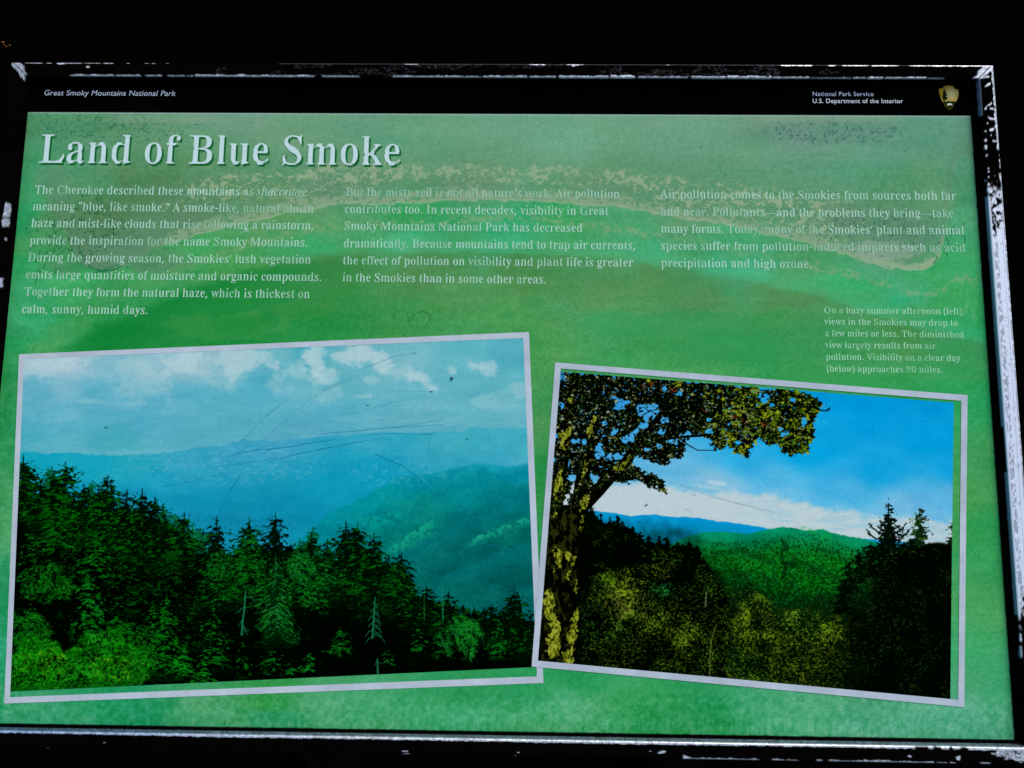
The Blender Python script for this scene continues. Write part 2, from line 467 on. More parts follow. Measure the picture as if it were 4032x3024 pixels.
# lettering outlines: advance, then closed contours x, y, x, y ... in thousandths of an em
GLYPH = json.loads('''{"title":{"B":[443,[43,0,16,17,69,25,80,28,82,32,89,70,89,209,107,241,89,273,88,386,83,421,76,431,18,439,15,455,220,455,274,452,317,444,340,429,363,409,376,383,381,351,378,325,370,302,357,283,339,268,318,256,250,247,321,237,349,223,371,206,388,185,398,160,401,132,397,93,383,61,348,24,335,15,291,4,238,0],[168,252,205,252,250,261,273,272,287,290,299,329,298,373,288,405,269,424,216,434,170,428,167,406],[222,24,281,35,297,49,308,69,315,95,318,128,315,162,305,188,282,215,231,228,168,231,170,37,173,30]],"L":[426,[15,0,15,17,89,28,84,32,89,69,87,407,80,429,27,438,49,439,16,455,250,455,217,439,241,438,177,430,170,416,168,387,168,83,171,40,174,35,182,33,249,28,291,33,330,44,349,56,377,89,397,125,409,154,397,154,422,124,417,93,409,62,388,31,402,0]],"S":[390,[43,-11,57,23,46,57,43,124,77,158,62,158,75,113,99,62,115,39,126,30,143,24,197,15,220,17,244,24,260,36,273,51,281,69,285,89,282,117,268,140,258,151,185,191,134,231,74,302,60,332,57,358,61,381,74,412,98,437,111,443,137,449,136,454,140,459,148,462,185,466,229,461,300,445,313,450,320,466,339,466,329,429,339,393,339,319,322,319,305,365,271,417,257,429,223,441,183,444,163,440,145,432,123,406,116,372,121,349,138,325,242,266,289,226,329,171,345,143,349,119,348,93,335,58,320,38,299,21,268,14,260,2,240,-6,192,-10,158,-8,85,12,69,7,61,-11]],"a":[344,[255,-10,227,-5,220,22,200,37,159,23,146,2,133,-4,84,-8,66,-4,63,0,57,28,43,36,34,56,36,96,48,122,69,144,100,164,172,192,210,201,208,265,199,294,191,304,184,307,148,313,115,308,104,297,102,290,113,245,112,228,104,210,95,205,77,202,54,208,45,231,43,274,51,295,62,307,73,313,100,318,102,326,115,332,149,337,185,337,223,330,229,325,225,318,253,310,271,288,279,259,282,223,268,184,282,145,282,66,275,39,304,36,320,44,290,-1,281,-6],[151,36,195,46,210,67,210,179,173,171,151,160,133,147,120,130,111,111,107,73,113,49,118,42]],"d":[370,[140,-10,117,-8,101,-1,87,27,64,37,45,70,35,111,32,156,35,207,46,252,66,288,91,298,106,327,123,335,146,337,175,333,182,327,190,309,234,297,232,423,226,433,184,440,199,441,176,455,319,455,306,427,306,47,306,43,316,37,346,31,333,29,335,11,294,6,223,-10,236,41,188,25,172,-5],[171,30,197,40,220,44,234,80,232,267,225,282,217,289,174,298,137,289,125,275,116,253,110,222,106,162,109,104,115,74,124,52,135,38]],"e":[301,[154,-10,129,-8,111,-1,95,37,69,48,58,60,40,101,31,167,45,183,48,199,35,214,41,242,64,289,81,308,110,315,114,328,121,332,157,337,193,333,203,327,205,319,235,309,247,297,263,266,274,207,257,184,283,176,105,176,107,136,114,103,125,78,139,59,172,48,199,45,212,46,237,56,270,91,285,77,267,50,215,28,200,-1,180,-8],[116,204,207,204,208,228,204,267,195,294,182,309,161,315,146,312,133,304,123,290,109,246,106,216]],"f":[214,[39,0,48,17,40,23,59,25,63,37,64,257,78,293,50,293,16,329,64,329,66,395,75,419,90,438,120,445,120,452,125,456,139,460,174,463,211,459,216,455,217,446,246,441,251,435,256,414,252,382,248,376,230,369,213,370,199,375,192,395,198,438,194,442,180,444,153,439,145,429,138,406,136,329,202,329,173,293,132,293,136,261,136,59,139,36,142,27,147,24,190,17,166,17,175,0]],"k":[359,[36,0,46,17,24,18,52,22,60,27,64,52,64,125,89,158,64,191,62,426,58,435,27,440,40,441,21,455,148,455,136,427,136,212,148,179,227,263,242,285,246,304,209,311,228,311,206,329,323,329,323,311,332,310,306,301,296,294,222,221,233,195,220,169,262,142,338,26,343,22,370,18,349,17,358,0,229,0,211,17,253,21,254,33,245,52,199,121,172,156,136,142,138,35,141,25,145,22,174,18,152,17,162,0]],"l":[199,[36,0,46,17,24,18,59,24,64,45,64,411,58,435,27,440,40,441,20,455,148,455,136,428,137,46,141,25,174,18,152,17,162,0]],"m":[554,[36,0,45,17,24,18,58,24,62,40,63,233,69,275,63,282,56,304,25,311,38,312,41,329,146,329,135,280,185,298,206,331,237,337,258,336,275,331,287,295,320,277,360,295,383,331,418,337,444,334,455,325,461,309,479,287,490,259,493,40,497,24,530,18,509,17,518,0,396,0,405,17,383,18,412,22,419,36,421,230,418,262,410,281,377,288,325,271,313,251,314,41,321,22,350,18,329,17,337,0,218,0,226,17,205,18,234,22,241,36,242,273,225,284,199,288,153,278,135,249,137,36,142,23,171,18,150,17,159,0]],"n":[381,[36,0,46,17,24,18,58,24,63,40,64,233,71,282,62,288,57,304,25,311,39,312,41,329,148,329,136,283,186,300,200,324,208,331,243,337,270,334,280,325,287,309,305,287,317,259,320,40,324,24,357,18,337,17,345,0,220,0,202,17,240,22,246,59,246,230,244,262,236,281,203,288,155,278,136,249,138,35,141,24,145,22,174,18,152,17,162,0]],"o":[336,[169,-10,127,-5,116,5,83,20,65,39,51,62,41,88,33,131,31,163,32,195,41,240,51,266,65,288,82,307,94,315,115,322,127,332,168,337,209,332,221,322,241,315,253,308,270,289,284,267,294,241,303,196,305,163,301,115,295,86,284,60,271,38,253,19,221,11,217,-1,209,-5],[169,12,196,19,216,46,226,86,231,163,229,219,217,275,207,296,195,309,169,317,141,309,123,287,110,241,105,164,110,86,121,47,141,19]],"u":[375,[131,-10,95,-3,86,29,69,40,62,54,58,85,55,290,48,306,18,311,31,312,11,329,142,329,129,293,131,72,134,57,141,45,177,38,221,46,229,52,240,70,237,291,232,304,197,311,210,312,189,329,324,329,311,297,312,74,310,45,320,39,353,32,340,31,341,13,300,7,228,-10,241,43,194,35,173,-1,160,-7]]},"body":{"0":[375,[188,-8,136,0,138,25,89,43,73,65,48,149,40,258,48,360,73,425,89,442,138,456,136,475,189,481,238,475,235,456,285,442,302,425,327,360,335,257,327,149,302,65,286,43,235,25,237,0],[188,41,212,44,231,55,242,72,262,166,266,257,262,347,250,400,231,432,189,443,144,432,125,400,114,347,110,257,119,129,134,72,144,55,164,44]],"9":[375,[152,-8,103,-1,109,26,101,35,56,44,42,74,46,95,60,111,76,116,101,61,123,45,156,39,207,52,234,91,245,123,254,156,264,246,198,236,192,218,195,204,186,200,155,197,108,206,104,235,64,256,49,282,41,312,40,365,48,400,66,430,111,443,128,454,124,471,154,480,201,480,230,470,225,461,232,450,285,436,312,400,330,319,327,279,310,250,328,221,308,119,276,57,255,41,208,26,211,4,201,-2],[184,250,248,264,264,298,258,369,242,410,222,434,181,442,141,436,131,429,111,389,106,348,110,307,120,275,143,257]],"A":[437,[12,-1,18,19,0,20,23,26,71,131,112,159,93,187,138,299,177,327,188,411,205,467,225,466,244,408,257,320,279,291,386,28,434,20,395,19,401,-1,413,-1,260,-1,271,-1,278,19,253,21,292,26,307,34,273,132,104,131,76,48,81,27,129,18,107,-1],[114,161,262,161,209,287,177,318]],"B":[443,[53,-1,15,18,83,27,89,33,93,209,119,241,93,273,93,382,86,429,22,438,15,456,220,456,298,450,336,430,366,397,376,351,371,313,354,283,328,261,238,247,331,232,367,207,389,173,396,132,386,76,373,53,342,19,278,1],[163,252,213,254,259,264,288,285,302,321,303,366,294,400,276,421,216,433,164,428],[222,25,290,39,309,64,323,128,315,176,295,207,277,217,223,229,163,231,165,34]],"C":[468,[257,-12,193,-4,174,19,131,36,89,78,63,132,50,194,50,262,62,324,105,399,151,436,195,459,283,465,388,436,407,443,419,466,437,466,413,434,438,371,437,308,419,308,378,387,351,422,323,433,265,442,203,429,161,388,132,321,122,226,132,138,161,75,202,37,278,25,318,30,377,57,428,107,448,88,410,44,331,13,314,-6]],"D":[496,[53,-1,20,18,90,30,91,407,88,425,77,431,16,438,14,456,279,453,327,442,357,423,389,397,414,364,432,325,442,279,446,228,433,128,391,56,332,13,228,-1],[222,25,290,38,318,53,336,75,363,139,372,229,362,318,334,382,289,420,223,432,169,427,164,423,163,398,164,40,170,31]],"G":[508,[268,-11,200,-4,153,19,108,54,90,77,64,130,51,194,52,263,64,325,107,400,152,436,195,459,284,465,388,437,405,443,418,466,438,466,413,434,438,371,438,307,419,307,402,345,358,416,325,433,267,442,205,429,163,389,134,322,124,228,134,135,165,68,210,27,247,17,293,15,333,22,354,36,360,71,355,169,294,180,322,181,275,199,501,199,454,181,485,180,431,170,424,28,358,-1]],"I":[261,[45,-1,58,18,29,21,89,33,93,49,93,412,91,427,31,436,58,438,13,456,245,456,200,438,228,436,168,427,164,401,165,45,169,30,206,27,201,18,214,-1]],"M":[634,[42,-1,49,18,30,20,58,27,73,63,74,382,103,392,91,425,53,431,53,438,14,456,185,456,169,427,202,370,286,171,317,143,424,399,467,427,449,456,618,456,575,438,603,436,544,422,535,405,543,393,544,36,546,27,606,19,569,18,580,-1,585,-1,427,-1,433,-1,443,18,432,26,467,29,472,52,473,367,454,398,349,142,315,114,301,28,289,-1,269,-1,251,55,239,138,218,166,136,361,106,388,107,63,116,30,153,19,134,18,141,-1]],"N":[494,[402,-12,366,37,300,157,273,181,155,325,107,349,109,62,122,26,150,20,134,18,147,-1,37,-1,51,18,29,19,64,27,74,57,75,326,113,357,104,388,66,432,18,456,157,456,147,432,198,360,226,336,343,193,390,169,387,407,378,428,331,456,480,456,447,438,464,436,436,429,426,406,423,183,388,151,423,22,423,-11]],"O":[525,[261,-12,195,-2,190,6,139,28,107,57,82,92,64,133,49,228,64,322,106,398,138,427,191,449,196,457,265,467,332,457,337,449,386,428,418,399,443,364,461,323,476,228,462,133,419,57,387,28,335,6,329,-2],[264,13,322,26,363,67,391,134,402,228,391,321,361,388,320,429,260,442,203,429,162,389,134,322,123,228,134,135,164,68,206,27]],"P":[418,[50,-1,62,18,31,20,89,32,93,180,118,213,93,246,93,379,88,423,81,429,15,438,16,456,254,455,336,441,370,398,386,350,385,304,366,258,312,213,281,207,169,205,163,174,167,32,226,20,196,18,209,-1],[163,230,224,232,278,243,300,266,312,304,313,353,302,392,284,416,216,430,164,423]],"S":[390,[42,-11,62,23,46,57,42,124,88,158,63,158,84,95,106,50,117,35,141,24,197,16,249,28,278,60,286,89,285,110,268,145,194,190,140,236,76,309,63,332,59,370,77,417,104,441,144,450,139,458,148,463,185,467,230,462,300,446,313,451,320,467,340,467,326,429,340,393,340,319,322,318,302,370,270,419,224,440,178,442,149,434,124,405,116,368,120,346,140,320,225,274,280,223,328,162,344,133,348,112,334,57,309,28,256,7,256,-1,240,-7,158,-9,84,11,70,7,62,-12]],"T":[423,[123,-1,136,18,109,19,157,26,170,32,172,40,174,401,193,433,124,430,76,416,42,367,30,317,10,317,10,387,20,421,10,456,411,456,400,421,411,386,411,317,393,316,381,367,357,403,322,425,226,433,245,401,248,31,310,19,284,18,297,-1]],"V":[428,[212,-13,192,43,179,127,161,156,47,426,1,435,32,438,-15,456,211,456,165,438,197,437,128,428,128,410,226,173,259,144,347,378,354,409,351,427,313,437,330,438,298,456,442,456,411,438,432,437,409,431,390,398,296,156,257,128,242,15,230,-13]],"a":[344,[255,-11,232,-8,225,16,200,36,146,16,144,1,124,-7,79,-8,66,-5,66,23,39,51,37,90,44,111,71,146,121,176,213,204,212,258,203,294,191,307,148,315,115,309,102,293,110,247,103,210,77,203,52,211,45,265,51,299,75,316,106,324,109,335,162,341,223,335,223,326,250,313,265,297,273,277,279,225,261,185,279,146,279,67,269,41,304,38,321,46,304,29,289,-2],[151,37,202,49,213,68,213,180,162,167,132,147,113,122,104,90,109,50,123,40]],"b":[361,[42,-12,42,21,58,54,61,284,57,410,51,435,18,439,34,441,8,455,139,455,123,425,124,299,183,318,184,331,197,339,254,336,264,309,291,296,304,280,319,244,327,177,319,102,293,42,279,26,238,13,240,2,233,-5,170,-9,155,-1,157,11,105,29,54,-12],[183,16,219,25,239,53,254,102,260,171,256,228,237,281,227,291,184,299,135,288,124,259,126,48,164,20]],"c":[293,[156,-11,120,-6,114,1,118,11,109,37,69,54,56,72,36,136,37,210,48,254,82,306,129,319,126,329,134,336,198,341,217,337,221,330,216,320,256,308,267,279,264,230,245,218,218,221,209,230,205,290,196,310,169,317,142,309,123,288,108,252,100,164,110,105,131,65,148,52,204,42,238,51,271,78,286,64,210,31,206,7,194,-7]],"d":[370,[140,-11,107,-6,96,22,68,36,48,71,35,157,38,209,49,254,68,291,101,306,107,329,128,340,168,339,181,331,182,318,238,300,234,429,188,440,207,441,176,455,320,455,303,428,300,44,343,33,327,30,325,9,222,-11,240,41,178,18,175,1,166,-8],[171,31,226,45,238,81,234,275,217,293,174,299,134,291,126,281,107,224,102,164,106,105,124,49,132,39]],"e":[301,[154,-11,118,-6,111,1,116,10,108,37,68,54,55,73,40,117,35,168,55,193,37,216,47,258,64,293,77,307,118,319,115,329,121,336,157,341,185,339,247,300,259,278,272,220,249,185,283,176,102,177,107,120,121,79,149,54,200,46,236,58,270,93,286,77,208,38,192,-6],[116,207,209,206,204,269,195,296,182,311,161,317,138,310,122,292,110,261,103,218]],"f":[214,[47,-1,60,18,42,24,65,27,67,37,67,260,86,295,62,295,15,333,67,333,72,409,92,439,147,462,211,459,209,447,250,439,255,419,250,380,232,371,201,375,193,394,196,439,180,444,150,438,137,410,133,333,202,333,163,295,127,295,133,264,136,34,137,28,150,24,185,19,154,18,169,-1]],"g":[327,[146,-141,88,-137,76,-131,87,-122,43,-112,19,-88,19,-59,45,-34,108,-25,63,-1,54,15,58,32,71,45,39,58,45,80,83,109,124,117,75,136,52,160,39,191,35,227,43,274,68,310,108,319,106,334,120,338,177,341,233,327,306,326,292,286,265,286,277,237,277,202,258,149,249,139,208,130,215,117,205,112,119,105,101,83,97,66,103,59,124,55,223,51,256,44,252,32,281,3,277,-22,306,-37,314,-60,292,-98,268,-114,219,-134],[157,134,186,140,205,169,213,226,202,282,216,295,205,311,157,317,130,311,116,295,105,267,101,226,110,169,130,140],[160,-115,205,-112,237,-103,256,-87,262,-66,258,-46,219,-36,97,-35,73,-62,72,-81,81,-96,104,-108]],"h":[381,[42,-1,55,18,27,19,62,24,66,40,67,416,60,435,28,440,45,441,18,455,148,455,132,428,133,319,140,286,198,310,203,328,215,338,243,341,278,334,280,313,310,277,316,226,319,24,355,19,328,18,339,-1,331,-1,227,-1,201,18,234,21,247,28,249,60,246,268,240,281,203,289,150,280,133,251,135,28,171,19,143,18,156,-1]],"i":[198,[101,395,74,403,67,446,74,490,101,498,127,490,135,446,127,403],[42,-1,55,17,27,18,62,23,66,37,67,263,61,287,29,292,46,293,20,311,149,311,133,278,134,38,136,23,171,18,143,17,156,-1]],"k":[359,[42,-1,55,18,27,19,65,28,67,126,101,159,67,193,65,428,61,435,30,439,46,441,20,455,148,455,132,428,133,214,148,181,234,275,247,304,209,313,235,314,205,333,315,333,315,313,326,310,292,292,223,223,232,197,208,171,258,144,331,29,338,23,366,19,340,18,352,-1,235,-1,210,18,259,22,258,34,175,156,133,143,136,25,171,20,143,18,156,-1]],"l":[199,[42,-1,55,18,27,19,62,24,66,40,67,415,61,435,30,439,46,441,20,455,149,455,133,429,134,41,136,25,171,20,143,18,156,-1]],"m":[554,[43,-1,54,18,27,19,62,24,65,33,66,236,75,281,60,307,28,313,44,314,48,333,147,333,132,284,197,309,212,338,268,338,278,307,320,281,372,307,389,338,418,341,452,334,454,313,484,277,490,226,491,28,527,19,500,18,511,-1,402,-1,413,18,386,19,422,29,423,232,415,281,377,289,317,269,310,253,313,29,347,19,321,18,331,-1,224,-1,235,18,208,19,242,24,244,34,248,275,228,286,200,289,148,280,132,251,134,29,169,20,141,18,153,-1]],"n":[381,[42,-1,55,18,27,19,62,24,65,33,67,236,76,281,66,290,60,307,28,313,45,314,48,333,149,333,133,287,198,311,202,328,215,338,243,341,278,334,279,313,310,277,316,226,319,24,355,19,328,18,339,-1,331,-1,227,-1,201,18,234,21,247,28,249,60,246,268,240,281,203,289,150,280,133,251,135,28,171,19,143,18,156,-1]],"o":[336,[169,-11,127,-6,79,24,66,39,42,95,34,165,42,235,66,292,95,319,127,336,168,341,209,336,240,319,269,292,294,236,302,165,294,93,270,37,257,23,213,11,217,1,209,-6],[169,13,197,20,218,50,229,87,235,165,228,243,213,289,195,311,169,319,141,311,123,289,108,243,102,165,108,87,119,50,140,20]],"p":[371,[38,-140,61,-123,25,-122,66,-116,67,-105,71,275,59,306,29,313,44,315,46,333,144,333,130,282,191,308,203,339,230,342,263,337,274,308,301,293,314,277,331,217,332,121,313,57,302,40,271,25,260,-6,245,-10,203,-8,192,0,190,14,133,34,138,-110,167,-117,156,-122,174,-140],[195,31,236,39,244,49,263,106,268,165,264,223,247,279,239,289,199,296,140,271,133,251,133,73,146,42]],"q":[364,[198,-140,218,-122,188,-121,235,-113,236,-108,239,30,180,12,179,-1,165,-8,109,-5,99,21,72,35,58,51,43,88,35,154,43,229,70,289,83,305,125,318,122,329,130,336,193,340,207,332,206,320,257,302,308,343,321,342,320,310,304,276,305,77,300,44,305,-101,306,-117,345,-121,311,-122,331,-140],[179,33,228,43,238,72,237,283,198,311,179,314,144,306,124,279,109,233,102,167,106,107,125,51,134,41]],"r":[287,[41,-1,61,18,27,19,66,28,68,235,62,304,29,312,45,314,52,333,147,332,132,270,183,286,210,337,258,338,265,317,261,285,277,274,272,244,257,238,232,239,222,246,214,271,189,277,147,266,139,247,135,40,138,28,184,19,154,18,174,-1]],"s":[288,[151,-11,73,8,60,4,51,-10,35,-9,39,31,35,72,58,113,54,114,76,56,108,23,140,17,173,24,186,36,194,62,183,101,129,138,61,221,45,258,47,278,67,312,117,325,101,335,118,340,166,339,213,327,230,342,245,341,245,237,228,236,206,284,176,311,130,313,115,305,104,285,102,262,110,244,169,204,235,120,251,77,240,35,224,19,189,5,191,-4]],"t":[228,[124,-10,90,-5,87,38,65,56,63,261,85,298,66,297,60,345,128,429,145,429,145,397,123,333,204,333,162,297,176,297,120,297,130,263,132,61,142,47,168,44,189,53,206,81,223,70,171,35,155,-6]],"u":[375,[131,-11,95,-4,95,34,66,54,58,295,54,307,21,313,38,314,11,333,142,333,126,296,128,70,139,45,177,39,226,47,243,71,240,296,235,307,200,313,217,314,189,333,324,333,307,300,309,75,304,47,350,34,333,32,331,11,228,-11,245,43,182,30,169,-3]],"v":[306,[142,-11,123,50,115,111,39,305,5,312,31,314,-3,333,164,333,125,314,156,314,111,309,111,295,159,162,185,132,240,291,233,308,220,312,203,333,305,333,288,315,294,312,279,298,261,260,216,139,186,109,179,49,161,-11]],"w":[435,[122,-11,103,54,96,119,79,152,24,307,1,312,22,314,-11,333,139,333,105,313,116,308,96,306,97,295,140,170,166,137,180,175,219,213,225,252,210,308,175,314,203,315,167,333,324,333,292,313,311,311,283,308,280,295,294,216,336,152,386,295,356,333,446,333,413,276,377,180,340,148,326,53,305,-11,288,-11,278,21,265,147,223,209,200,147,168,115,160,52,140,-11]],"y":[300,[52,-141,29,-137,22,-107,5,-96,10,-46,36,-39,59,-44,64,-54,67,-95,92,-96,113,-73,139,-5,128,25,116,116,97,146,38,307,-3,313,34,314,-5,333,162,333,123,313,136,309,110,307,110,299,157,164,186,128,237,293,232,306,218,313,202,333,300,333,285,314,293,312,284,310,260,259,217,132,187,101,174,5,138,-82,130,-96,97,-108,85,-136]],"z":[293,[32,-1,49,15,47,45,186,307,111,305,83,297,56,267,44,231,25,231,31,333,275,333,234,311,242,282,107,27,174,29,211,39,243,74,259,116,274,77,268,38,231,-1,236,-1]],".":[180,[89,-9,60,1,48,36,51,57,60,71,89,81,119,71,129,57,132,36,129,15,119,1]],",":[180,[28,-87,61,78,124,78,129,71,104,-8,71,-87]],"-":[216,[27,154,27,206,189,206,189,154]],"(":[201,[126,-106,81,-43,51,28,33,104,28,225,51,342,81,415,126,480,181,480,124,378,100,302,88,224,88,146,110,32,140,-40,181,-106]],")":[201,[21,-106,78,-5,101,70,113,146,109,264,91,340,61,413,20,480,76,480,120,415,151,342,169,265,173,144,151,28,120,-43,76,-106]]},"italic":{"s":[248,[78,-8,6,6,-9,-4,-22,-4,-7,111,4,111,16,51,45,17,71,11,93,15,117,37,125,59,124,85,114,111,46,216,40,250,46,282,76,319,106,331,147,330,193,317,205,321,209,330,220,330,207,225,195,225,188,264,175,292,156,308,115,311,94,289,91,274,97,249,155,162,173,128,179,93,172,54,151,21,118,-1]],"h":[402,[304,-7,269,4,252,22,244,48,246,104,281,298,274,329,251,338,212,326,193,309,141,232,124,181,87,0,25,0,118,451,106,471,66,478,72,503,195,503,142,289,150,289,178,331,209,356,241,371,274,376,305,372,328,360,341,339,343,275,310,106,309,56,313,46,331,37,374,54,386,33,344,3]],"a":[342,[50,-8,26,-3,8,11,-3,35,-7,68,7,155,49,239,113,307,160,329,202,330,217,323,232,294,241,324,292,324,222,47,228,37,241,40,282,84,291,75,265,39,217,-3,195,-8,175,0,169,38,191,123,119,24,85,0],[82,35,107,43,134,68,193,164,218,256,217,289,200,311,169,312,138,294,109,260,85,212,58,128,53,77,60,45]],"c":[298,[99,-8,58,0,40,10,14,42,-1,114,12,184,48,249,102,300,174,330,228,328,249,317,262,300,266,271,258,251,233,240,211,247,204,268,220,304,215,311,180,312,146,297,115,268,89,229,64,158,59,113,69,61,86,37,109,25,148,28,174,39,228,86,238,74,169,12,135,-3]],"o":[351,[105,-8,61,-1,42,9,13,40,3,60,-3,127,14,187,61,260,128,312,183,331,248,324,283,301,306,264,313,199,299,145,260,77,219,35,155,0],[113,12,140,17,178,45,211,90,236,144,252,201,255,238,251,271,240,295,222,309,181,312,148,295,103,242,78,193,57,113,60,55,79,23]],"n":[364,[222,-9,198,1,189,29,241,252,241,276,225,288,195,276,159,244,123,199,80,121,42,0,-12,0,62,276,53,294,17,299,19,312,133,330,93,186,142,250,209,311,263,331,292,321,302,292,300,264,246,44,253,36,270,39,312,95,322,87,273,15,248,-3]],"g":[286,[63,-153,16,-148,-21,-131,-44,-106,-52,-75,-46,-47,-30,-22,36,25,13,41,7,66,58,127,37,142,13,181,11,221,21,254,39,283,65,307,114,330,164,334,246,310,289,310,289,279,243,279,248,248,243,213,229,182,207,156,179,136,146,123,82,121,62,98,64,82,73,74,194,20,216,-6,223,-40,212,-86,179,-122,129,-145],[111,135,132,140,151,153,174,186,184,214,190,245,188,285,179,303,156,316,127,313,108,299,85,266,73,238,67,207,69,167,78,149,92,139],[75,-132,119,-128,151,-114,170,-92,175,-52,163,-31,141,-14,52,19,6,-20,-9,-64,-4,-94,12,-115,38,-128]],"e":[287,[89,-7,50,0,34,9,10,38,2,57,-3,121,16,191,58,258,124,313,172,330,210,331,233,324,254,302,258,279,255,258,230,217,180,182,147,169,61,149,56,103,60,70,72,46,92,32,119,27,168,41,221,85,231,75,198,38,165,13,128,-2],[64,166,124,181,168,209,195,244,202,264,204,285,198,306,169,312,126,284,86,224]]}}''')

# ------------------------------------------------------------------ print 1: the green background of the panel
def panel_quad():
    # photo pixels of a panel-coordinate rectangle (the full sheet that slides under the frame)
    r = np.array([(-0.006, 0.580, 0), (0.890, 0.580, 0), (0.890, -0.006, 0), (-0.006, -0.006, 0)])
    return [tuple(p) for p in proj(r)]


BG_TONES = [
    (70, 260, (75, 150, 95)), (300, 262, (95, 150, 105)), (500, 262, (118, 160, 130)), (800, 260, (112, 165, 125)),
    (1100, 270, (112, 170, 132)), (1400, 270, (112, 165, 128)), (1650, 260, (122, 160, 130)), (2050, 270, (102, 160, 132)),
    (2096, 300, (80, 152, 112)), (60, 330, (72, 160, 104)), (200, 330, (92, 150, 104)), (450, 320, (108, 162, 112)),
    (900, 310, (110, 168, 122)), (1200, 320, (118, 178, 140)), (1500, 310, (112, 165, 128)), (1700, 300, (108, 150, 126)),
    (1900, 330, (102, 156, 126)), (2080, 350, (92, 158, 118)), (50, 400, (62, 165, 104)), (150, 390, (92, 155, 105)),
    (300, 400, (90, 140, 92)), (450, 400, (98, 150, 102)), (700, 390, (112, 156, 115)), (1000, 385, (110, 162, 118)),
    (1300, 390, (112, 165, 118)), (1600, 390, (106, 162, 118)), (1900, 380, (100, 162, 115)), (2050, 420, (108, 165, 115)),
    (2100, 420, (82, 160, 112)), (30, 480, (48, 165, 98)), (150, 470, (85, 150, 90)), (250, 480, (88, 135, 86)),
    (400, 480, (95, 145, 92)), (600, 470, (102, 162, 100)), (900, 470, (75, 172, 98)), (1200, 470, (75, 175, 102)),
    (1500, 470, (98, 160, 108)), (1800, 480, (100, 146, 112)), (1950, 480, (104, 150, 115)), (2080, 480, (88, 172, 118)),
    (30, 560, (52, 170, 98)), (100, 540, (75, 165, 95)), (200, 550, (90, 140, 96)), (320, 560, (98, 145, 100)),
    (450, 540, (72, 172, 95)), (650, 540, (75, 178, 110)), (900, 515, (75, 185, 125)), (1100, 515, (75, 185, 125)),
    (1400, 540, (80, 180, 122)), (1600, 520, (85, 175, 115)), (1750, 540, (92, 168, 110)), (1950, 540, (120, 162, 122)),
    (2080, 560, (72, 178, 108)), (20, 620, (62, 172, 106)), (150, 600, (75, 180, 100)), (300, 590, (82, 176, 96)),
    (500, 600, (82, 165, 84)), (700, 590, (82, 152, 82)), (900, 590, (85, 148, 82)), (1150, 590, (85, 152, 82)),
    (1400, 595, (88, 158, 92)), (1600, 585, (80, 182, 130)), (1800, 605, (72, 182, 108)), (2050, 610, (72, 176, 98)),
    (0, 700, (62, 160, 95)), (50, 680, (75, 182, 115)), (200, 690, (70, 162, 86)), (350, 640, (62, 158, 82)),
    (500, 650, (54, 155, 74)), (700, 640, (72, 155, 78)), (1000, 640, (88, 158, 90)), (1300, 640, (92, 156, 94)),
    (1500, 650, (90, 152, 90)), (1700, 650, (90, 152, 90)), (1850, 655, (78, 172, 100)), (1950, 645, (66, 182, 126)),
    (2080, 660, (66, 178, 102)), (30, 740, (44, 165, 92)), (95, 750, (92, 168, 92)), (250, 720, (28, 142, 64)),
    (500, 710, (18, 142, 60)), (700, 690, (38, 150, 68)), (900, 680, (70, 158, 82)), (1100, 690, (76, 163, 86)),
    (1300, 680, (72, 165, 96)), (1500, 710, (76, 168, 96)), (1650, 690, (62, 160, 86)), (1750, 720, (58, 158, 86)),
    (1950, 720, (78, 160, 82)), (2090, 740, (52, 175, 100)), (20, 900, (46, 152, 84)), (22, 1100, (82, 168, 102)),
    (15, 1300, (36, 152, 94)), (8, 1400, (46, 165, 112)), (1170, 760, (80, 164, 86)), (1170, 900, (80, 155, 86)),
    (1165, 1050, (44, 147, 70)), (1400, 760, (75, 164, 86)), (1600, 780, (66, 164, 88)), (1750, 800, (70, 164, 86)),
    (1950, 830, (60, 164, 86)), (2110, 850, (52, 170, 95)), (2120, 1000, (76, 165, 92)), (2110, 1150, (54, 165, 88)),
    (2130, 1300, (76, 170, 96)), (2120, 1400, (66, 175, 106)), (50, 1540, (62, 165, 112)), (200, 1530, (42, 155, 95)),
    (400, 1520, (75, 165, 106)), (700, 1500, (85, 170, 112)), (1000, 1490, (58, 160, 92)), (1000, 1540, (80, 174, 115)),
    (1200, 1470, (46, 160, 86)), (1250, 1520, (84, 174, 115)), (1400, 1500, (62, 165, 92)), (1500, 1560, (48, 156, 88)),
    (1700, 1530, (88, 174, 120)), (1900, 1560, (90, 174, 130)), (2100, 1570, (95, 175, 135)), (2150, 1450, (76, 175, 116)),
    (600, 1565, (54, 160, 105)), (300, 1545, (30, 147, 88)), (600, 1490, (60, 160, 80)), (2060, 1100, (72, 160, 80)),
]


